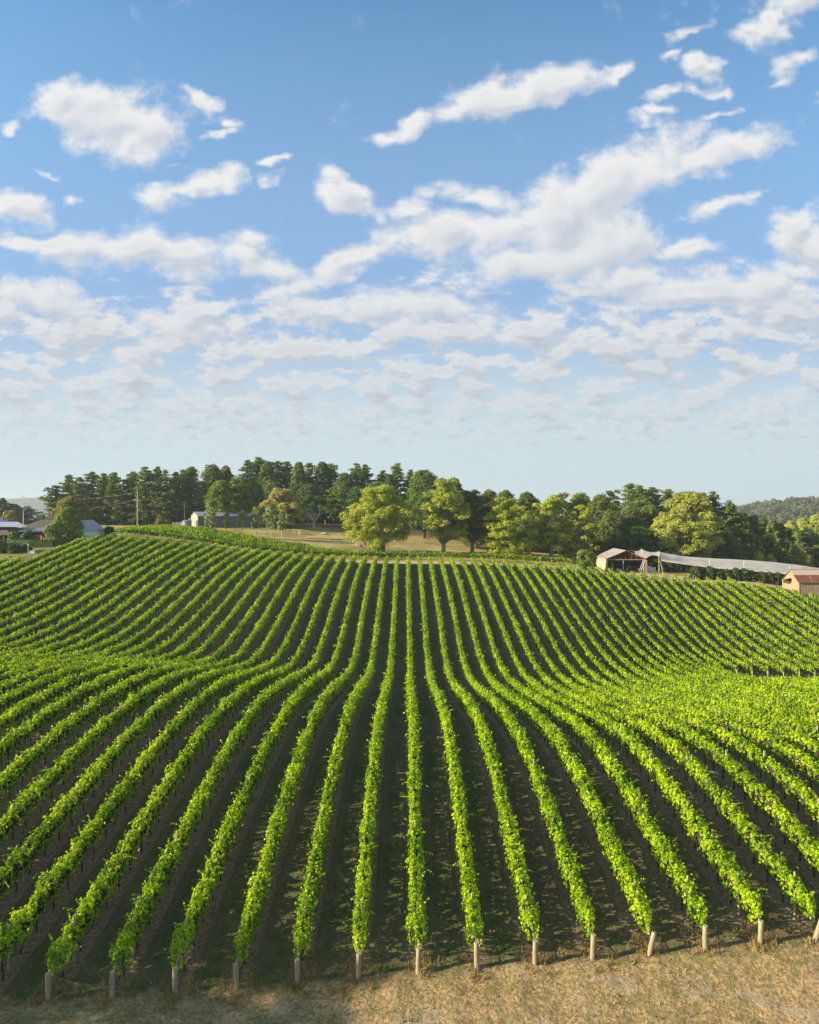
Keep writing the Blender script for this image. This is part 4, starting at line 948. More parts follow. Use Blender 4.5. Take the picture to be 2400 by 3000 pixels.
def spotted_roof():
    m, t, o = new_mat('barn_roof_sheets'); tc = t.new('ShaderNodeTexCoord').outputs['Object']
    sp = t.new('ShaderNodeSeparateXYZ'); t.l.new(tc, sp.inputs[0])
    sc = t.vmath('MULTIPLY', tc, (1.0, .9, 1.0)); v = t.new('ShaderNodeTexVoronoi'); t.l.new(sc, v.inputs[0]); v.inputs['Scale'].default_value = 1.5
    zone = t.math('MULTIPLY', t.rng(sp.outputs[0], 3.6, 2.4), t.rng(t.noise(tc, .3, 2), .35, .5))
    f = t.math('MULTIPLY', t.rng(v.outputs[0], .42, .3), zone)
    c = t.mix(t.rng(t.noise(tc, .8, 5, .6), .35, .7), (.27, .26, .245), (.37, .355, .33)); c = t.mix(f, c, (.17, .065, .04))
    t.l.new(pbsdf(t, c, .7, .3).outputs[0], o.inputs[0]); return m
M['rusty_roof'] = rusty_roof(); M['spotted_roof'] = spotted_roof()
def gable(m, x0, x1, y0, y1, ze, zr, ridge='y', over=.35, t=.09):
    """two roof slabs; ridge along y or x"""
    if ridge == 'y':
        xm = (x0+x1)/2; s = (zr-ze)/(xm-x0); a, b = x0-over, x1+over; za = ze-over*s
        m.slab([(a, y0-over, za), (xm, y0-over, zr), (xm, y1+over, zr), (a, y1+over, za)], -t); m.slab([(xm, y0-over, zr), (b, y0-over, za), (b, y1+over, za), (xm, y1+over, zr)], -t)
    else:
        ym = (y0+y1)/2; s = (zr-ze)/(ym-y0); a, b = y0-over, y1+over; za = ze-over*s
        m.slab([(x0-over, a, za), (x1+over, a, za), (x1+over, ym, zr), (x0-over, ym, zr)], t); m.slab([(x0-over, ym, zr), (x1+over, ym, zr), (x1+over, b, za), (x0-over, b, za)], t)
    return m
def gable_wall(m, a, b, z0, ze, zr, fixed, axis, thick):
    """five-sided end wall between a and b"""
    mid = (a+b)/2; pr = [(a, z0), (b, z0), (b, ze), (mid, zr), (a, ze)]
    P = [((p, fixed, z) if axis == 'x' else (fixed, p, z)) for p, z in pr]; Q = [((p, fixed+thick, z) if axis == 'x' else (fixed+thick, p, z)) for p, z in pr]
    n = 5; m.add(P+Q, [tuple(range(n-1, -1, -1)), tuple(range(n, 2*n))]+[(i, (i+1) % n, (i+1) % n+n, i+n) for i in range(n)])
# --- grey farm shed
def grey_shed():
    d = 238; ang = R(32); x, y = at(580, d), d; z = zat(1545, d)
    r = empty('grey_shed', (x, y, z), 'long grey metal shed with a pale gable end and low-pitched roof', 'shed', rz=ang)
    L, W, E, RZ = 22.5, 9.0, 3.9, 5.4      # local x along the long wall, y back
    b = MB(); b.box(.0, 0, -.6, L, .12, E); b.build('long_wall', M['grey_wall'], r)
    b = MB(); b.box(.15, W-.12, -.6, L, W, E); b.build('back_wall', M['grey_wall'], r)
    b = MB(); gable_wall(b, .13, W-.13, -.6, E, RZ-.06, -.0, 'y', .12); b.build('gable_wall', M['light_wall'], r)
    b = MB(); gable_wall(b, .13, W-.13, -.6, E, RZ-.06, L-.13, 'y', .12); b.build('gable_wall', M['light_wall'], r)
    b = MB(); gable(b, 0, L, 0, W, E+.02, RZ, 'x', .2); ro = b.build('roof', M['grey_roof'], r)
    b = MB(); [b.tube([(x_, W*.45, RZ-.3), (x_, W*.45, RZ+.45)], .16, 8) for x_ in (5.0,)]; b.build('roof_vent', M['steel'], ro)
    b = MB(); b.tube([(15.5, W*.45, RZ-.3), (15.5, W*.45, RZ+.45)], .16, 8); b.build('roof_vent', M['steel'], ro)
    for xx in (.0, L): b = MB(); b.box(xx-.1, -.1, -.3, xx+.08, -.003, E); b.build('corner_trim', M['trim'], r)
    b = MB(); b.box(-.06, 1.4, 0, -.003, 2.7, 2.3); b.build('door', M['teal'], r)
    b = MB(); b.box(-.06, .25, 0, -.003, 1.2, 2.4); b.build('door', M['black'], r)
    # lean-to carport at the far corner
    b = MB(); b.slab([(-.1, W, 3.1), (-.1, W+3.4, 2.7), (5, W+3.4, 2.7), (5, W, 3.1)], .12); le = b.build('lean_to_roof', M['trim'], r)
    for xx in (.05, 4.8): b = MB(); b.box(xx, W+3.2, -.6, xx+.16, W+3.36, 2.68); b.build('post', M['trim'], le)
    tk = empty('water_tank', (at(548, 234), 234, Hs(at(548, 234), 234)), 'round blue-grey water tank in front of the pale shed gable', 'water tank')
    b = MB(); b.tube([(0, 0, -.2), (0, 0, 2.45)], 1.55, 28); b.build('tank_wall', corr('tank_iron', (.2, .24, .29), .45, axis=2, pitch=.2), tk)
    b = MB(); b.tube([(0, 0, 2.45), (0, 0, 2.75)], [1.6, .1], 28); b.build('tank_lid', M['grey_roof'], tk)
grey_shed()
# --- open hay barn
def open_barn():
    x0, x1, y0, y1 = at(1780, 186), at(1889, 186), 186.0, 197.0; z = zat(1676, 186); W = x1-x0; D = y1-y0; E = zat(1636, 186)-z; RZ = zat(1612, 186)-z
    r = empty('open_barn', (x0, y0, z), 'open-fronted old barn with rusty roof trusses and a rust-spotted pale roof', 'barn')
    b = MB(); b.box(0, .1, -.8, .1, D, E); b.build('side_wall', M['barn_wall'], r)
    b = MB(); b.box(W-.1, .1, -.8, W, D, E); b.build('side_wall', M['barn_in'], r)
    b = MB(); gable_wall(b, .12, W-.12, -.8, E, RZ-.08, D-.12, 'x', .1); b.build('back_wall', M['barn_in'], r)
    b = MB(); b.box(.12, .0, -.5, W-.12, D-.14, -.02); b.build('floor', M['concrete'], r)
    b = MB(); gable(b, 0, W, .1, D, E+.03, RZ, 'y', .3, .07); b.build('roof', M['spotted_roof'], r)
    for yy in (.25, D*.5):
        b = MB(); mid = W/2
        b.tube([(0.1, yy, E-.08), (mid, yy, RZ-.2)], .09, 6); b.tube([(W-.1, yy, E-.08), (mid, yy, RZ-.2)], .09, 6); b.tube([(.1, yy, E-.25), (W-.1, yy, E-.25)], .09, 6)
        for f in (.2, .35, .5, .65, .8):
            top = (RZ-.2)-(abs(f-.5)*2)*(RZ-E-.12); b.tube([(W*f, yy, E-.25), (W*f, yy, top)], .05, 5)
            if f < .5: b.tube([(W*f, yy, E-.25), (W*(f+.15), yy, (RZ-.2)-(abs(f+.15-.5)*2)*(RZ-E-.12))], .05, 5)
            if f > .5: b.tube([(W*f, yy, E-.25), (W*(f-.15), yy, (RZ-.2)-(abs(f-.15-.5)*2)*(RZ-E-.12))], .05, 5)
        b.build('roof_truss', M['rust'], r)
    for xx in (.02, W*.42, W-.2): b = MB(); b.box(xx, .12, -.6, xx+.18, .3, E-.34); b.build('post', M['rust'] if xx < W*.3 else M['grey_wood'], r)
    b = MB(); b.box(.3, -.05, E-.42, W-.3, .08, E-.34); b.build('front_beam', M['trim'], r)
    def top(name, lb, cat, lx, ly, build, mat, grp=None, zz=0.0, rz=0.0):
        o = build.build(name, mat); o.location = (x0+lx, y0+ly, z+zz); o.rotation_euler = (0, 0, rz); return tag(o, lb, cat, grp)
    for i, (lx, lb) in enumerate([(4.1, 'left one of the two blue tubs side by side inside the open barn'), (4.95, 'right one of the two blue tubs side by side inside the open barn')]):
        b = MB(); b.tube([(0, 0, 0), (0, 0, .9)], [.36, .4], 16, 0, True); b.tube([(0, 0, .86), (0, 0, .93)], .43, 16); top('blue_tub', lb, 'tub', lx, 1.6, b, M['blue'], 'blue tubs in the open barn')
    b = MB(); b.box(-.3, -.25, 0, .3, .25, .75); b.box(-.34, -.29, .75, .34, .29, .82); top('white_box', 'white box left of the blue tubs in the open barn', 'box', 3.1, 1.3, b, M['white'])
    b = MB(); b.tube([(0, 0, 0), (0, 0, 1.1)], .16, 10); top('yellow_drum', 'narrow yellow drum right of the blue tubs', 'drum', 5.8, 1.4, b, M['yellow'])
    b = MB(); b.slab([(-.4, 0, 0), (.4, 0, 0), (.5, .1, .45), (-.2, .1, .5)], .05); top('blue_sheet', 'small bright blue sheet hung up inside the barn', 'sheet', 6.4, 1.8, b, M['blue'], zz=1.2)
    b = MB(); b.box(-.7, -.3, .3, .7, .3, .42); [b.tube([(sx, sy, 0), (sx, sy, 1.3)], .05, 6) for sx in (-.65, .65) for sy in (-.28, .28)]; b.box(-.7, -.3, 1.2, .7, .3, 1.28); top('rusty_rack', 'rusty red machinery rack at the right side inside the barn', 'rack', 7.6, 1.7, b, M['rust'])
    b = MB(); b.tube([(0, 0, 0), (0, 0, .8), (0, 0, 1.0)], [.2, .2, .1], 12); top('orange_drum', 'orange drum beside the rusty rack in the barn', 'drum', 8.7, 1.2, b, simple('orange_paint', (.6, .22, .08), .5))
    for i, (lx, tx, lb) in enumerate([(1.0, .5, 'leaning timber plank at the left opening of the barn'), (1.9, -.4, 'second leaning timber plank, nearer the middle of the barn')]):
        b = MB(); b.slab([(0, 0, 0), (.2, 0, 0), (.2+tx, .5, 2.7), (tx, .5, 2.7)], .06); top('timber_plank', lb, 'plank', lx, .5, b, M['wood'], 'planks leaning in the barn opening')
    # whitewashed ladder leaning on the right front post
    b = MB(); L = 3.5
    for s in (-.25, .25): b.tube([(s-1.35, 0, 0), (s, .0, L)], .055, 6)
    for q in np.linspace(.06, .94, 11): b.tube([(-.25-1.35*(1-q), 0, L*q), (.25-1.35*(1-q), 0, L*q)], .04, 5)
    top('ladder', 'whitish ladder leaning at the right front corner of the open barn', 'ladder', W-.15, -.35, b, M['white'], zz=-.05)
    b = MB(); b.box(-.18, -.18, -.3, .18, .18, 3.3); b.box(-.3, -.05, 1.2, .3, .05, 1.5); b.box(-.26, -.05, .4, .26, .05, .6); top('timber_post', 'thick bleached timber post right of the ladder', 'post', W+.3, -.5, b, M['stone_pale'])
    # low panel and person beyond the barn
    px = at(1909, 187); b = MB(); b.box(-1.15, 0, -.3, 1.15, .05, 1.35); [b.box(s, .05, -.3, s+.08, .13, 1.4) for s in (-1.15, 0, 1.07)]
    o = b.build('metal_panel', corr('white_ribbed_panel', (.5, .52, .54), axis=0, pitch=.3)); o.location = (px-x0+x0, 187.0, Hs(px, 187)); tag(o, 'low white ribbed metal panel right of the open barn', 'panel')
    # stacked timber to the left of the barn
    for i, (pxx, lb) in enumerate([(1716, 'stack of grey weathered boards left of the open barn'), (1733, 'smaller pile of boards touching the barn wall')]):
        X = at(pxx, 184); g = Hs(X, 184); b = MB()
        rr = random.Random(i)
        for k in range(7 if i == 0 else 4):
            o_ = rr.uniform(-.2, .2); b.box(-1.4+o_+i*.6, -.6, k*.16, 1.3+o_-i*.6, .6, k*.16+.11)
        o = b.build('board_stack', M['grey_wood'] if i == 0 else M['wood']); o.location = (X, 184, g-.05); o.rotation_euler = (0, 0, R(-8)); tag(o, lb, 'board stack', 'board stacks by the barn')
open_barn()
# --- rendered shed with rusty roof at the right edge
def rusty_shed():
    x0, y0 = at(2342, 169), 169.0; z = zat(1738, 169); L, D = 16.0, 7.4; E = zat(1706, 169)-z; RZ = E+2.75
    r = empty('rusty_roofed_shed', (x0, y0, z), 'old rendered farm shed with a rust-streaked iron roof cut by the right edge', 'shed', rz=0.0)
    b = MB(); b.box(.0, 0, -1.2, L, .25, E); b.build('front_wall', M['render'], r)
    b = MB(); b.box(0, D-.25, -1.2, L, D, E); b.build('back_wall', M['render'], r)
    # gable end with a high square opening
    b = MB(); t = .22
    b.box(-.0, .26, -1.2, t, D*.52, E-.5); b.box(.02, D*.52+.02, -1.2, t-.02, D-.27, E-.9)
    b.build('end_wall', M['stone_pale'], r)
    b = MB(); pr = [(.1, E-.5+.01), (D*.45, E-.5+.01), (D*.45, E+.75), (D-.3, E+.02), (D-.1, E), (D/2, RZ-.1), (.1, E)]
    P = [(-.01, p, q) for p, q in pr]; Q = [(t, p, q) for p, q in pr]; n = len(pr); b.add(P+Q, [tuple(range(n-1, -1, -1)), tuple(range(n, 2*n))]+[(i, (i+1) % n, (i+1) % n+n, i+n) for i in range(n)]); b.build('gable_infill', M['stone_pale'], r)
    b = MB(); gable(b, 0, L, 0, D, E+.03, RZ, 'x', .3, .06); o = b.build('roof', M['rusty_roof'], r)
    b = MB(); b.tube([(-.3, D/2, RZ+.06), (L+.3, D/2, RZ+.06)], .09, 8); b.build('ridge_cap', M['rust'], o)
    b = MB(); b.box(-.08, -.05, -1.2, .16, -.003, E-.1); b.build('corner_post', M['stone_pale'], r)
    b = MB(); b.box(-.14, D-.2, -1.2, -.02, D-.05, E+.1); b.build('corner_post', M['trim'], r)
    X = at(2336, 166.5); rt = empty('standpipe', (X, 166.5, Hs(X, 166.5)), 'small dark standpipe with a white cap at the corner of the rusty-roofed shed', 'standpipe')
    b = MB(); b.tube([(0, 0, -.2), (0, 0, 1.3)], .09, 8); b.build('pipe', M['black'], rt); b = MB(); b.box(-.22, -.12, 1.0, -.05, .12, 1.35); b.build('cap', M['white'], rt)
rusty_shed()
# --- white bird netting on poles with its orchard
def netting():
    m, t, o = new_mat('white_bird_net'); tc = t.new('ShaderNodeTexCoord').outputs['Object']
    n = t.noise(t.vmath('MULTIPLY', tc, (.12, 1.6, 1.6)), 2.2, 5, .75); d = t.new('ShaderNodeBsdfDiffuse'); d.inputs[0].default_value = (.74, .74, .73, 1)
    tr = t.new('ShaderNodeBsdfTransparent'); tl = t.new('ShaderNodeBsdfTranslucent'); tl.inputs[0].default_value = (.8, .8, .8, 1)
    a = t.new('ShaderNodeMixShader'); a.inputs[0].default_value = .35; t.l.new(d.outputs[0], a.inputs[1]); t.l.new(tl.outputs[0], a.inputs[2])
    mx = t.new('ShaderNodeMixShader'); t.put(mx.inputs[0], t.rng(n, .3, .7, .6, .9)); t.l.new(tr.outputs[0], mx.inputs[1]); t.l.new(a.outputs[0], mx.inputs[2]); t.l.new(mx.outputs[0], o.inputs[0])
    X0 = at(1931, 187)
    r = empty('bird_netting', (X0, 187, Hs(X0, 187)), 'long white bird netting stretched over fruit trees from the barn to the right edge', 'netting')
    # top front edge, lower front edge and back edge follow the picture
    px = np.array([1931, 1960, 2000, 2060, 2120, 2200, 2280, 2340, 2400, 2470]); dF = np.interp(px, [1931, 2400], [187, 181]); 
    yt = np.interp(px, [1931, 2000, 2060, 2120, 2200, 2280, 2340, 2400, 2470], [1627, 1635, 1639, 1643, 1649, 1657, 1665, 1674, 1684]); yl = np.interp(px, [1931, 1965, 2000, 2060, 2120, 2200, 2280, 2340, 2400, 2470], [1640, 1645, 1650, 1658, 1664, 1670, 1677, 1682, 1688, 1696])
    yb = np.interp(px, [1931, 1960, 2000, 2060, 2120, 2200, 2280, 2340, 2400, 2470], [1616, 1622, 1629, 1634, 1637, 1641, 1648, 1655, 1664, 1674]); dB = dF+14
    rows = []; XF = (px-VPX)*dF/2000; d1 = dF-1.5; d2 = dF+7.5
    zl = ZC-(yl-1500)*d1/2000; zb = ZC-(yb-1500)*d2/2000
    rows.append(np.stack([XF, d1, zl-.35], 1))
    for f in np.linspace(0, 1, 10): rows.append(np.stack([XF*(1-f)+((px-VPX)*d2/2000)*f, d1+(d2-d1)*f, zl*(1-f)+zb*f-.22*math.sin(f*math.pi*2)**2], 1))
    rows.append(np.stack([(px-VPX)*(d2+3)/2000, d2+3, zb-.5], 1))
    G = np.stack(rows, 0); 
    # refine along x
    xi = np.linspace(0, len(px)-1, 90); G2 = np.stack([[np.interp(xi, np.arange(len(px)), G[a, :, c]) for c in range(3)] for a in range(G.shape[0])]).transpose(0, 2, 1)
    G2[..., 2] -= .14*np.abs(np.sin(xi*2.2))[None]*np.sin(np.linspace(0, math.pi, G2.shape[0]))[:, None]
    nr, nc = G2.shape[:2]; i = np.arange(nr*nc).reshape(nr, nc); F = np.stack([i[:-1, :-1], i[:-1, 1:], i[1:, 1:], i[1:, :-1]], -1).reshape(-1, 4)
    o2 = np_mesh('net', G2.reshape(-1, 3), [F], [m], parent=r, smooth=True); o2.matrix_parent_inverse = r.matrix_basis.inverted()
    # sagging end panel by the barn
    c = [(at(1852, 203), 203, zat(1611, 203)), (at(1880, 194), 194, zat(1609, 194)), (at(1931, 187), 187, zat(1616, 187)), (at(1931, 187), 187, zat(1632, 187)), (at(1900, 188), 188, zat(1642, 188)), (at(1888, 190), 190, zat(1641, 190))]
    A = [np.array(v) for v in c]; top = [A[0], A[1], A[2]]; bot = [np.array((at(1866, 200), 200, zat(1632, 200))), A[5], A[3]]
    Vv = []; n1 = 17; n2 = 7
    for q in np.linspace(0, 2, n1):
        k = min(1, int(q)); f = q-k; a = top[k]*(1-f)+top[k+1]*f; b_ = bot[k]*(1-f)+bot[k+1]*f; a = a-np.array((0, 0, .45*math.sin(f*math.pi))); b_ = b_+np.array((0, 0, (.9 if k == 1 else .1)*math.sin(f*math.pi)))
        for g in np.linspace(0, 1, n2): Vv.append(a*(1-g)+b_*g+np.array((0, -.4*math.sin(g*math.pi), 0)))
    i = np.arange(n1*n2).reshape(n1, n2); F = np.stack([i[:-1, :-1], i[1:, :-1], i[1:, 1:], i[:-1, 1:]], -1).reshape(-1, 4)
    m3 = m.copy(); m3.name = 'thin_grey_net'; [setattr(nd.inputs[0], 'default_value', (.5, .5, .5, 1)) for nd in m3.node_tree.nodes if nd.type == 'BSDF_DIFFUSE']; [(setattr(nd.inputs[3], 'default_value', .4), setattr(nd.inputs[4], 'default_value', .7)) for nd in m3.node_tree.nodes if nd.type == 'MAP_RANGE']
    o3 = np_mesh('net_end_panel', np.array(Vv), [F], [m3], parent=r, smooth=True); o3.matrix_parent_inverse = r.matrix_basis.inverted()
    for (p, yt_, d, ht) in [(1852, 1608, 203, 5.2), (1880, 1606, 194, 5.4), (1931, 1614, 187, 5.6), (2180, 1643, 184, 4.6), (2314, 1658, 182, 4.6), (2080, 1636, 186, 4.8)]:
        X = at(p, d); zt = zat(yt_, d); b = MB(); b.tube([(X-X0, d-187, Hs(X, d)-.3-r.location.z), (X-X0, d-187, zt-r.location.z)], .085, 8); b.build('pole', M['trim'] if p < 1932 else M['steel'], r)
    X = at(1946, 182); b = MB(); b.tube([(.3, -.2, 3.0), (X-X0, -4.6, Hs(X, 182.4)-r.location.z)], .05, 5); b.build('guy_strut', M['trim'], r)
    # second purple-grey brace standing in the orchard edge
    X = at(2032, 180); z = Hs(X, 180); b = MB(); b.tube([(-.3, 0, 0), (.25, 0, 1.7)], .06, 6); b.tube([(-.3, 0, 0), (.9, 0, 1.1)], .06, 6); o = b.build('steel_brace', simple('mauve_steel', (.3, .2, .3), .5)); o.location = (X, 180, z); tag(o, 'thin mauve V-shaped steel brace in front of the netted trees', 'brace')
netting()
for row, (d, x_a, x_b, n, hgt) in enumerate([(181.0, 2035, 2300, 12, 3.0), (190.0, 1962, 2300, 15, 3.3)]):
    for i in range(n):
        px = x_a+(x_b-x_a)*i/(n-1); X = at(px, d)+random.Random(i*7+row).uniform(-.3, .3); g = Hs(X, d)
        hh = hgt*random.Random(i+row*31).uniform(.82, 1.12)
        tree('dome', X, d, g+hh, 1.35, 'bushy fruit tree in the %s row under the netting, %s from the left' % (['front', 'back'][row], ordinal(i+1)), 'fruit trees under the white netting', name='fruit_tree', cat='fruit tree', seed=400+i+row*40, mat=M['fruit'], crown0=.08, dens=.9, csize=.36)
tree('young', at(1925, 190), 190, Hs(at(1925, 190), 190)+3.4, 1.2, 'small tree in a pale pot beside the person near the netting pole', None, name='fruit_tree', cat='fruit tree', seed=480, mat=M['fruit'], crown0=.2, dens=1.4)
# --- house, garage, hedge on the left
def house():
    d = 178.0; z = Hs(at(60, d), d)-.1
    X0 = at(-60, d)
    r = empty('farm_house', (X0, d, z), 'low farmhouse with dark tiled hipped roofs and a blue-grey verandah roof at the left edge', 'house')
    k = d/2000
    def lx(px, dd=d): return at(px, dd)-X0
    def lz(py, dd=d): return zat(py, dd)-z
    W = lx(150); b = MB(); b.box(.2, 2.0, -.6, W, 11, 2.6); b.build('wall', M['dim'], r)
    # long rear roof with hip end, front wing roof at the left
    def hip(x0, x1, y0, y1, ze, zr, hipl=True, hipr=True):
        b = MB(); ym = (y0+y1)/2; w = (y1-y0)/2; a = x0+(w if hipl else 0); c = x1-(w*.8 if hipr else 0)
        v = [(x0, y0, ze), (x1, y0, ze), (x1, y1, ze), (x0, y1, ze), (a, ym, zr), (c, ym, zr), (x0, y0, ze-.18), (x1, y0, ze-.18), (x1, y1, ze-.18), (x0, y1, ze-.18)]
        b.add(v, [(0, 1, 5, 4), (1, 2, 5), (2, 3, 4, 5), (3, 0, 4), (1, 0, 6, 7), (2, 1, 7, 8), (3, 2, 8, 9), (0, 3, 9, 6), (6, 9, 8, 7)]); return b
    dd = d+6
    hip(lx(10), lx(172)+.0, 1.4, 13, 2.7, lz(1523, dd)).build('roof', M['tile'], r)
    rf = hip(-2.0, lx(52), -3.5, 8, 2.55, lz(1532, d+2), False, True).build('roof', M['tile'], r)
    # panel arrays lying on the left roofs
    def panel(px0, px1, px2, px3, y_t, y_b, dt, db, mat, nm):
        A = [((at(px0, db)-X0), db-d, zat(y_b, db)-z), ((at(px1, db)-X0), db-d, zat(y_b, db)-z), ((at(px3, dt)-X0), dt-d, zat(y_t, dt)-z), ((at(px2, dt)-X0), dt-d, zat(y_t, dt)-z)]
        b = MB(); b.slab(A, .06); return b.build(nm, mat, r)
    pm, t, o = new_mat('solar_panels'); tc = t.new('ShaderNodeTexCoord').outputs['Object']
    br = t.new('ShaderNodeTexBrick'); t.l.new(tc, br.inputs[0]); br.offset = 0; br.inputs['Scale'].default_value = 1.0; br.inputs['Brick Width'].default_value = 1.0; br.inputs['Row Height'].default_value = .9; br.inputs['Mortar Size'].default_value = .03
    br.inputs['Color1'].default_value = (.30, .30, .36, 1); br.inputs['Color2'].default_value = (.34, .33, .38, 1); br.inputs['Mortar'].default_value = (.42, .42, .44, 1)
    t.l.new(pbsdf(t, br.outputs[0], .2, .8).outputs[0], o.inputs[0])
    panel(-60, 78, -50, 52, 1529, 1544, 180.5, 176.2, pm, 'solar_panels')
    bm_ = simple('blue_solar_glass', (.03, .08, .26), .2, .8, var=.1)
    panel(-60, 20, -50, 4, 1520, 1528, 185.0, 182.8, bm_, 'solar_panels')
    # verandah roof, posts, and a black sheet painting the shade under the verandah
    b = MB(); b.slab([(lx(66), -2.2, lz(1557)+.0), (lx(137), -2.2, lz(1556)), (lx(152), 1.6, lz(1546)), (lx(70), 1.6, lz(1548))], .08); b.build('verandah_roof', M['dark_roof'], r)
    b = MB(); b.box(lx(28), 1.9, 0, lx(140), 1.98, 2.4); b.build('verandah_shade_sheet', M['black'], r)
    for p in (24, 49, 112, 133): b = MB(); b.box(lx(p)-.12, -2.0, -.4, lx(p)+.12, -1.76, 2.3); b.build('verandah_post', M['trim'], r)
    b = MB(); b.box(-1.9, -3.45, 2.2, lx(24), -3.25, 2.5); b.build('fascia', M['trim'], r)
    b = MB(); b.box(-1.5, -1.9, 0, lx(18), -1.8, 2.2); b.build('window', M['black'], r)
    b = MB(); b.slab([(lx(136), -1.4, lz(1553)), (lx(152), -1.4, lz(1550)), (lx(160), 3, lz(1546)), (lx(150), 3, lz(1546))], .08); b.build('porch_roof', M['grey_roof'], r)
    for (p, y, nm, m_, lb) in [(113, 1571, 'red_sunshade', 'red', 'small red slatted sunshade frame under the verandah'), ]:
        X = at(p, 175.5); b = MB(); [b.box(-.9, -.04, q, .9, .04, q+.07) for q in (1.5, 1.8, 2.1)]; [b.tube([(s, 0, 0), (s, 0, 2.2)], .04, 6) for s in (-.6, .6)]
        o = b.build(nm, M[m_]); o.location = (X, 175.2, Hs(X, 175.2)); tag(o, lb, 'sunshade')
    # pale garage
    xg = at(245, 176); zg = zat(1585, 176); E = zat(1553.5, 176)-zg; RZ = zat(1523.5, 183)-zg
    g = empty('pale_garage', (xg, 176, zg), 'pale garage with a plain side wall and a light blue-grey roof', 'garage')
    L = 12.0; Wd = 6.2
    b = MB(); b.box(-.12, .1, -.8, 0, L, E); b.build('side_wall', M['pale'], g)
    b = MB(); b.box(-Wd, .1, -.8, -Wd+.12, L, E); b.build('side_wall', M['pale'], g)
    b = MB(); gable_wall(b, -Wd+.14, -.14, -.8, E, RZ-.08, .1, 'x', .1); b.build('front_wall', simple('grey_brick', (.2, .18, .17), .9, var=.2), g)
    b = MB(); gable_wall(b, -Wd+.14, -.14, -.8, E, RZ-.08, L-.12, 'x', .1); b.build('back_wall', M['pale'], g)
    b = MB(); gable(b, -Wd, 0, .1, L, E+.03, RZ, 'y', .3, .07); b.build('roof', M['blue_roof'], g)
    b = MB(); b.tube([(-Wd*.36, 1.0, E), (-Wd*.36, 1.0, RZ+.75)], .16, 10); b.build('flue', simple('dark_flue', (.09, .11, .15), .5), g)
    b = MB(); b.box(.0, 2.6, .4, .3, 3.2, 1.3); b.build('heat_pump', M['steel'], g)
    b = MB(); b.tube([(.12, 3.7, -.3), (.12, 3.7, 1.2)], .22, 10); b.build('gas_bottle', M['white'], g)
    X = at(300, 178); b = MB(); 
    rr = np.linspace(-1.4, 1.4, 9); V = []; 
    for a in rr:
        for c in np.linspace(-.5, .5, 5): V.append((a, c, .32+.16*math.cos(a*1.1)*math.cos(c*2)+.04*math.sin(a*7+c*5)))
    b.add(V, [(i*5+j, i*5+j+1, (i+1)*5+j+1, (i+1)*5+j) for i in range(8) for j in range(4)]); b.box(-1.2, -.4, -.2, 1.2, .4, .25); o = b.build('tarpaulin_heap', simple('blue_tarpaulin', (.05, .3, .42), .5)); o.location = (X+3.0, 178, Hs(X+3, 178)); tag(o, 'low heap under a teal-blue tarpaulin at the foot of the pale garage', 'tarpaulin')
house()
def box_hedge(pts, h, w, label, grp, seed, mat='shrub'):
    rng = np.random.default_rng(seed); P = np.array(pts, float); Ls = np.r_[0, np.cumsum(np.hypot(*np.diff(P, axis=0).T))]; n = int(Ls[-1]*420)
    s = rng.uniform(0, Ls[-1], n); x = np.interp(s, Ls, P[:, 0]); y = np.interp(s, Ls, P[:, 1]); x2 = np.interp(np.minimum(s+.1, Ls[-1]), Ls, P[:, 0]); y2 = np.interp(np.minimum(s+.1, Ls[-1]), Ls, P[:, 1]); dl = np.hypot(x2-x, y2-y)+1e-6; rx, ry = (y2-y)/dl, -(x2-x)/dl
    side = rng.random(n); u = rng.uniform(-1, 1, n); lat = np.where(side < .3, u*w/2, np.where(side < .75, w/2, -w/2)+rng.normal(0, .03, n)); up = np.where(side < .3, h+rng.normal(0, .03, n), rng.uniform(0, h, n))
    N = np.stack([np.where(side < .3, 0, np.where(side < .75, 1, -1))*rx, np.where(side < .3, 0, np.where(side < .75, 1, -1))*ry, np.where(side < .3, 1., .2)], 1)
    V, F = cards(rng, np.stack([x+rx*lat, y+ry*lat, H(x, y)+up], 1), N, rng.uniform(.18, .34, n), .85, .35)
    o = np_mesh('hedge', V, [F], [M[mat]]); return tag(o, label, 'hedge', grp)
box_hedge([xy(34, 169), xy(90, 167), xy(160, 167), xy(212, 171)], 1.75, 1.3, 'long neatly clipped hedge in front of the farmhouse', 'clipped hedges by the house', 501)
box_hedge([xy(213, 173), xy(243, 174.3)], 1.7, 1.3, 'short separate piece of clipped hedge touching the pale garage', 'clipped hedges by the house', 502)
for i, (px, yt, hw, d, mt, lb) in enumerate([
 (82, 1556, 23, 172, 'shrub', 'rounded blue-green bush against the verandah'), (40, 1560, 14, 172.5, 'lime', 'light green climber by the left verandah posts'),
 (12, 1594, 18, 160, 'shrub', 'dark leafy bush at the left edge below the house'), (42, 1596, 22, 159, 'shrub', 'broad dark bush below the clipped hedge'), (74, 1598, 14, 161, 'shrub', 'small dark bush below the hedge, beside the white marker post'),
 (2, 1584, 7, 158, 'lime', 'yellow-tipped bush cut by the left edge')]):
    tpx('dome', px, yt, hw, d, lb, 'garden bushes by the farmhouse', name='bush', cat='bush', seed=510+i, mat=M[mt], crown0=.0, dens=1.2)
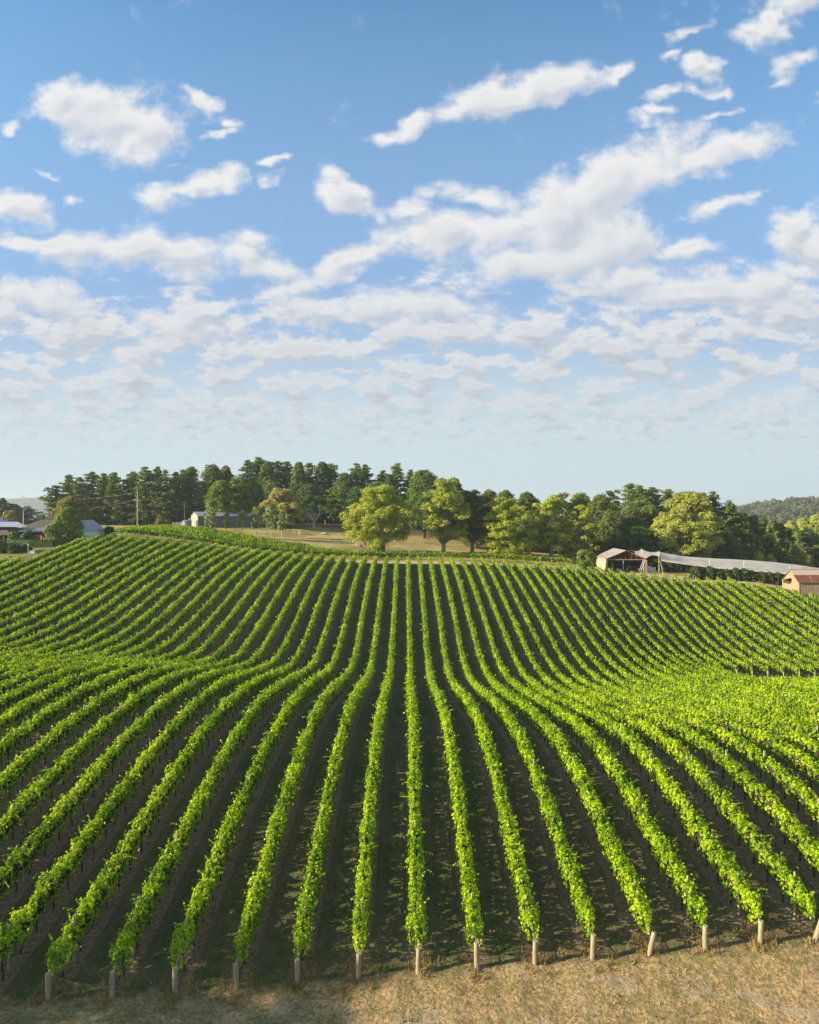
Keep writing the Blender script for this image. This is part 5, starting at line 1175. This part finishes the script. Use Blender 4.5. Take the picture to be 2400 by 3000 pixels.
# --- small yard things
def place(o, px, d, label, cat, group=None, rz=0.0, dz=0.0):
    X = at(px, d); o.location = (X, d, Hs(X, d)+dz); o.rotation_euler = (0, 0, rz); return tag(o, label, cat, group)
e = empty('marker_post', (at(83, 157), 157, Hs(at(83, 157), 157)), 'thin white marker post with a small box on top in the garden', 'post')
b = MB(); b.tube([(0, 0, -.2), (0, 0, 2.0)], .06, 8); b.build('post', M['white'], e); b = MB(); b.box(-.13, -.1, 2.0, .13, .1, 2.45); b.build('meter_box', M['steel'], e)
b = MB(); b.box(-.65, -.45, 0, .65, .45, .5); b.box(-.5, -.35, .5, .5, .35, .72); b.box(-.7, -.5, .42, .7, .5, .5); place(b.build('utility_box', simple('pale_green_box', (.42, .52, .5), .6)), 97, 158, 'low pale green utility box right of the white marker post', 'utility box')
b = MB(); [b.box(-1.6, -.04, q, 1.6, .04, q+.13) for q in (.35, .75, 1.15)]; [b.box(s-.07, -.08, -.2, s+.07, .08, 1.5) for s in (-1.6, 0, 1.6)]; place(b.build('yard_gate', M['white']), 519, 244, 'white three-rail yard gate left of the grey shed', 'gate')
def power_pole(px, d, yt, label, arm, tran=False, base=None):
    X = at(px, d); z = Hs(X, d) if base is None else base; h = zat(yt, d)-z
    r = empty('power_pole', (X, d, z), label, 'power pole', 'power poles')
    b = MB(); b.tube([(0, 0, -.5), (0, 0, h)], [.19, .13], 8); b.build('pole', M['bark_pale'] if not tran else M['steel'], r)
    b = MB(); b.box(-arm, -.08, h*.78-.08, arm, .08, h*.78+.08); b.build('crossarm', M['grey_wood'], r)
    b = MB(); b.tube([(-.75, 0, h-.6), (-.6, 0, h-1.15), (0, 0, h-1.6)], .06, 6); b.tube([(.75, 0, h-.6), (.6, 0, h-1.15), (0, 0, h-1.6)], .06, 6); b.tube([(0, 0, h), (0, 0, h+.35)], .07, 6); b.build('insulator_bracket', M['steel'], r)
    if tran: b = MB(); b.box(.1, -.45, h*.60, 1.25, .45, h*.60+1.5); [b.tube([(.3+q*.35, 0, h*.6+1.5), (.3+q*.35, 0, h*.6+2.1)], .07, 6) for q in range(3)]; b.box(-2, -.06, h*.6+.9, .1, .06, h*.6+1.05); b.build('transformer', simple('dark_transformer', (.06, .08, .11), .5), r)
    return Vector((X, d, z+h))
p1 = power_pole(403, 214, 1442, 'pale timber power pole standing tall among the vines left of the grey shed', 1.0)
p2 = power_pole(541, 262, 1471, 'smaller power pole just behind the left corner of the grey shed', 1.15)
p3 = power_pole(69, 300, 1449, 'power pole carrying a dark transformer behind the farmhouse', 1.3, True)
p0 = Vector((at(-160, 330), 330, zat(1462, 330))); p4 = Vector((at(860, 300), 300, zat(1494, 300))); p5 = Vector((at(292, 196), 196, zat(1532, 196)))
def wire(a, b_, sag, name, label, off=(0, 0, 0)):
    a = Vector(a)+Vector(off); b_ = Vector(b_)+Vector(off); b = MB(); pts = [a.lerp(b_, q)-Vector((0, 0, 4*sag*q*(1-q))) for q in np.linspace(0, 1, 12)]; b.tube(pts, .028, 4, cap=False)
    return tag(b.build('power_line', simple('wire_'+name, (.25, .25, .26), .6)), label, 'power line', 'power lines')
wire(p3+Vector((0, 0, .35)), p1, 2.2, 'a', 'upper wire from the transformer pole to the tall pale pole')
wire(p3-Vector((0, 0, 5.4)), p1-Vector((0, 0, 2.2)), 2.4, 'b', 'lower wire from the transformer pole to the tall pale pole')
wire(p1-Vector((0, 0, 5.2)), p2-Vector((0, 0, 3.0)), 1.0, 'c', 'wire from the tall pale pole to the pole behind the grey shed')
wire(p2-Vector((0, 0, 1.0)), p4, 1.5, 'd', 'wire running right from the pole behind the grey shed')
wire(p0, p3+Vector((0, 0, .35)), 1.6, 'e', 'wire leaving the transformer pole at the left edge')
wire(p1-Vector((0, 0, 5.6)), p5, .6, 'f', 'sloping service wire from the tall pale pole down towards the garage')
# paddock things
X = at(1058, 211); tr = empty('trailer', (X, 211, Hs(X, 211)), 'small box trailer with a red end and white side by the broad gum', 'trailer', rz=R(8))
b = MB(); b.box(-1.5, -.8, .55, .9, .8, 1.5); b.build('body', M['white'], tr); b = MB(); b.box(.9, -.8, .5, 1.55, .8, 1.45); b.build('tail_box', M['red'], tr)
for s in (-.85, .75):
    b = MB(); b.tube([(.1, s, .38), (.1, s+.12, .38)], .38, 16); w = b.build('wheel', M['black'], tr)
    b = MB(); b.tube([(.1, s-.01, .38), (.1, s+.13, .38)], .18, 12); b.build('rim', M['white'], w)
b = MB(); b.tube([(-1.5, 0, .6), (-2.6, 0, .5)], .06, 6); b.build('drawbar', M['steel'], tr)
X = at(950, 240); g = Hs(X, 240); b = MB(); b.tube([(-1.5, 0, .2), (-.1, .1, .45), (.6, .1, .55)], [.12, .26, .22], 8); b.tube([(.2, -.1, .35), (1.6, .2, .3)], [.24, .1], 8); b.tube([(0, 0, .4), (-.5, .3, .9)], [.14, .06], 6); b.tube([(.3, 0, .3), (.3, .1, .9)], [.2, .1], 6)
o = b.build('fallen_log', M['bark_pale']); o.location = (X, 240, g); tag(o, 'bleached fallen log lying in the paddock shade', 'log')
X = at(871, 236); sh = empty('stock_yard_frame', (X, 236, Hs(X, 236)), 'small white metal frame shelter standing in the paddock', 'frame', rz=R(-6))
for xx, yy in ((-.8, 0), (.5, 0), (.9, .0), (.9, 1.2)): b = MB(); b.tube([(xx, yy, -.1), (xx, yy, 1.5)], .07, 6); b.build('upright', M['white'], sh)
b = MB(); b.slab([(-2.2, 0, 1.75), (1.5, 0, 1.45), (1.5, 1.2, 1.45), (-2.2, 1.2, 1.75)], .05); b.build('top_sheet', simple('pale_green_sheet', (.4, .5, .42), .5), sh)
FP = [(856, 236, 1.0), (841, 236, .7), (816, 216, 1.0), (829, 214, .8), (888, 210, .9), (932, 207, .9), (974, 205, .9), (1011, 203, .9), (1049, 201, 1.0), (1077, 200, 1.1), (1183, 262, 1.3), (953, 268, 1.6), (1130, 199, 1.0)]
for i, (px, d, h) in enumerate(FP):
    b = MB(); b.tube([(0, 0, -.1), (0, 0, h)], .07 if h < 1.5 else .13, 6); place(b.build('fence_post', M['stake']), px, d, 'short paddock fence post, %s in order from the left' % ordinal(1+sorted(p[0] for p in FP).index(px)), 'fence post', 'paddock fence posts')
b = MB(); b.tube([(0, 0, .35), (2.6, .3, .25), (4.6, .2, .3)], [.05, .12, .08], 6); place(b.build('fallen_branch', M['bark_dark']), 1148, 199, 'dark fallen branch lying right of the broad gum', 'branch')
b = MB(); b.tube([(0, 0, -.2), (0, 0, 1.25)], .14, 8); place(b.build('leaning_post', M['post']), 1606, 182.5, 'pale leaning post at the gap in the crosswise vine row', 'post').rotation_euler = (0, .18, 0)
# --- person beside the panel
def person(px, d, h, label):
    X = at(px, d); g = Hs(X, d); r = empty('person', (X, d, g), label, 'person'); s = h/1.75
    V = [(0, 0, .95), (0, 0, 1.15), (0, 0, 1.38), (0, 0, 1.47), (0, -.01, 1.56), (0, -.02, 1.66),
         (.1, 0, .9), (.11, -.02, .5), (.11, .02, .09), (.11, -.12, .04), (-.1, 0, .9), (-.11, -.03, .5), (-.11, .02, .09), (-.11, -.12, .04),
         (.19, 0, 1.38), (.33, -.1, 1.33), (.55, -.22, 1.35), (.62, -.26, 1.36), (-.19, 0, 1.38), (-.26, -.03, 1.12), (-.27, -.14, .9), (-.27, -.18, .82)]
    E_ = [(0, 1), (1, 2), (2, 3), (3, 4), (4, 5), (0, 6), (6, 7), (7, 8), (8, 9), (0, 10), (10, 11), (11, 12), (12, 13), (2, 14), (14, 15), (15, 16), (16, 17), (2, 18), (18, 19), (19, 20), (20, 21)]
    rad = [.15, .14, .15, .065, .09, .085, .09, .065, .045, .04, .09, .065, .045, .04, .07, .048, .035, .04, .07, .048, .035, .04]
    def skin(name, vs, es, rr, mat, grow=0.0):
        me = bpy.data.meshes.new(name); me.from_pydata([tuple(np.array(v)*s) for v in vs], es, []); o = bpy.data.objects.new(name, me); COL.objects.link(o); o.parent = r
        m = o.modifiers.new('skin', 'SKIN'); m.use_smooth_shade = True
        for i, q in enumerate(me.skin_vertices[0].data): q.radius = ((rr[i]+grow)*s,)*2; q.use_root = i == 0
        o.modifiers.new('sub', 'SUBSURF').levels = 1; me.materials.append(mat); return o
    skin('body', V, E_, rad, simple('skin', (.45, .27, .19), .6, var=.05))
    skin('shirt', [V[1], V[2], V[14], V[15], V[18], V[19], (0, 0, .98)], [(0, 1), (1, 2), (2, 3), (1, 4), (4, 5), (0, 6)], [.14, .15, .07, .048, .07, .048, .15], simple('green_cloth', (.03, .45, .12), .8), .018)
    skin('trousers', [V[0], V[6], V[7], V[8], V[10], V[11], V[12]], [(0, 1), (1, 2), (2, 3), (0, 4), (4, 5), (5, 6)], [.15, .09, .065, .05, .09, .065, .05], simple('grey_cloth', (.12, .16, .2), .85), .015)
    b = MB(); b.tube([(0, -.02*s, 1.66*s), (0, -.02*s, 1.78*s)], [.13*s, .09*s], 10); b.tube([(0, -.02*s, 1.66*s), (0, -.02*s, 1.675*s)], .17*s, 12); b.build('hat', simple('green_hat', (.04, .32, .1), .8), r)
person(1909, 196, 1.78, 'person in a bright green shirt and hat standing behind the ribbed panel')
# ---------------------------------------------------------------- air
def haze():
    b = MB(); b.box(-9200, -650, ZC-75, 9200, 9200, ZC+72)
    m = bpy.data.materials.new('thin_air'); m.use_nodes = True; t = NT(m.node_tree); t.n.clear(); o = t.new('ShaderNodeOutputMaterial')
    v = t.new('ShaderNodeVolumePrincipled'); v.inputs['Color'].default_value = (.78, .9, 1, 1); v.inputs['Density'].default_value = HAZE; v.inputs['Anisotropy'].default_value = .2
    t.l.new(v.outputs[0], o.inputs[1]); ob = b.build('haze', m); tag(ob, 'thin pale air over the whole place', 'haze', kind='stuff')
HAZE = .00016
haze()
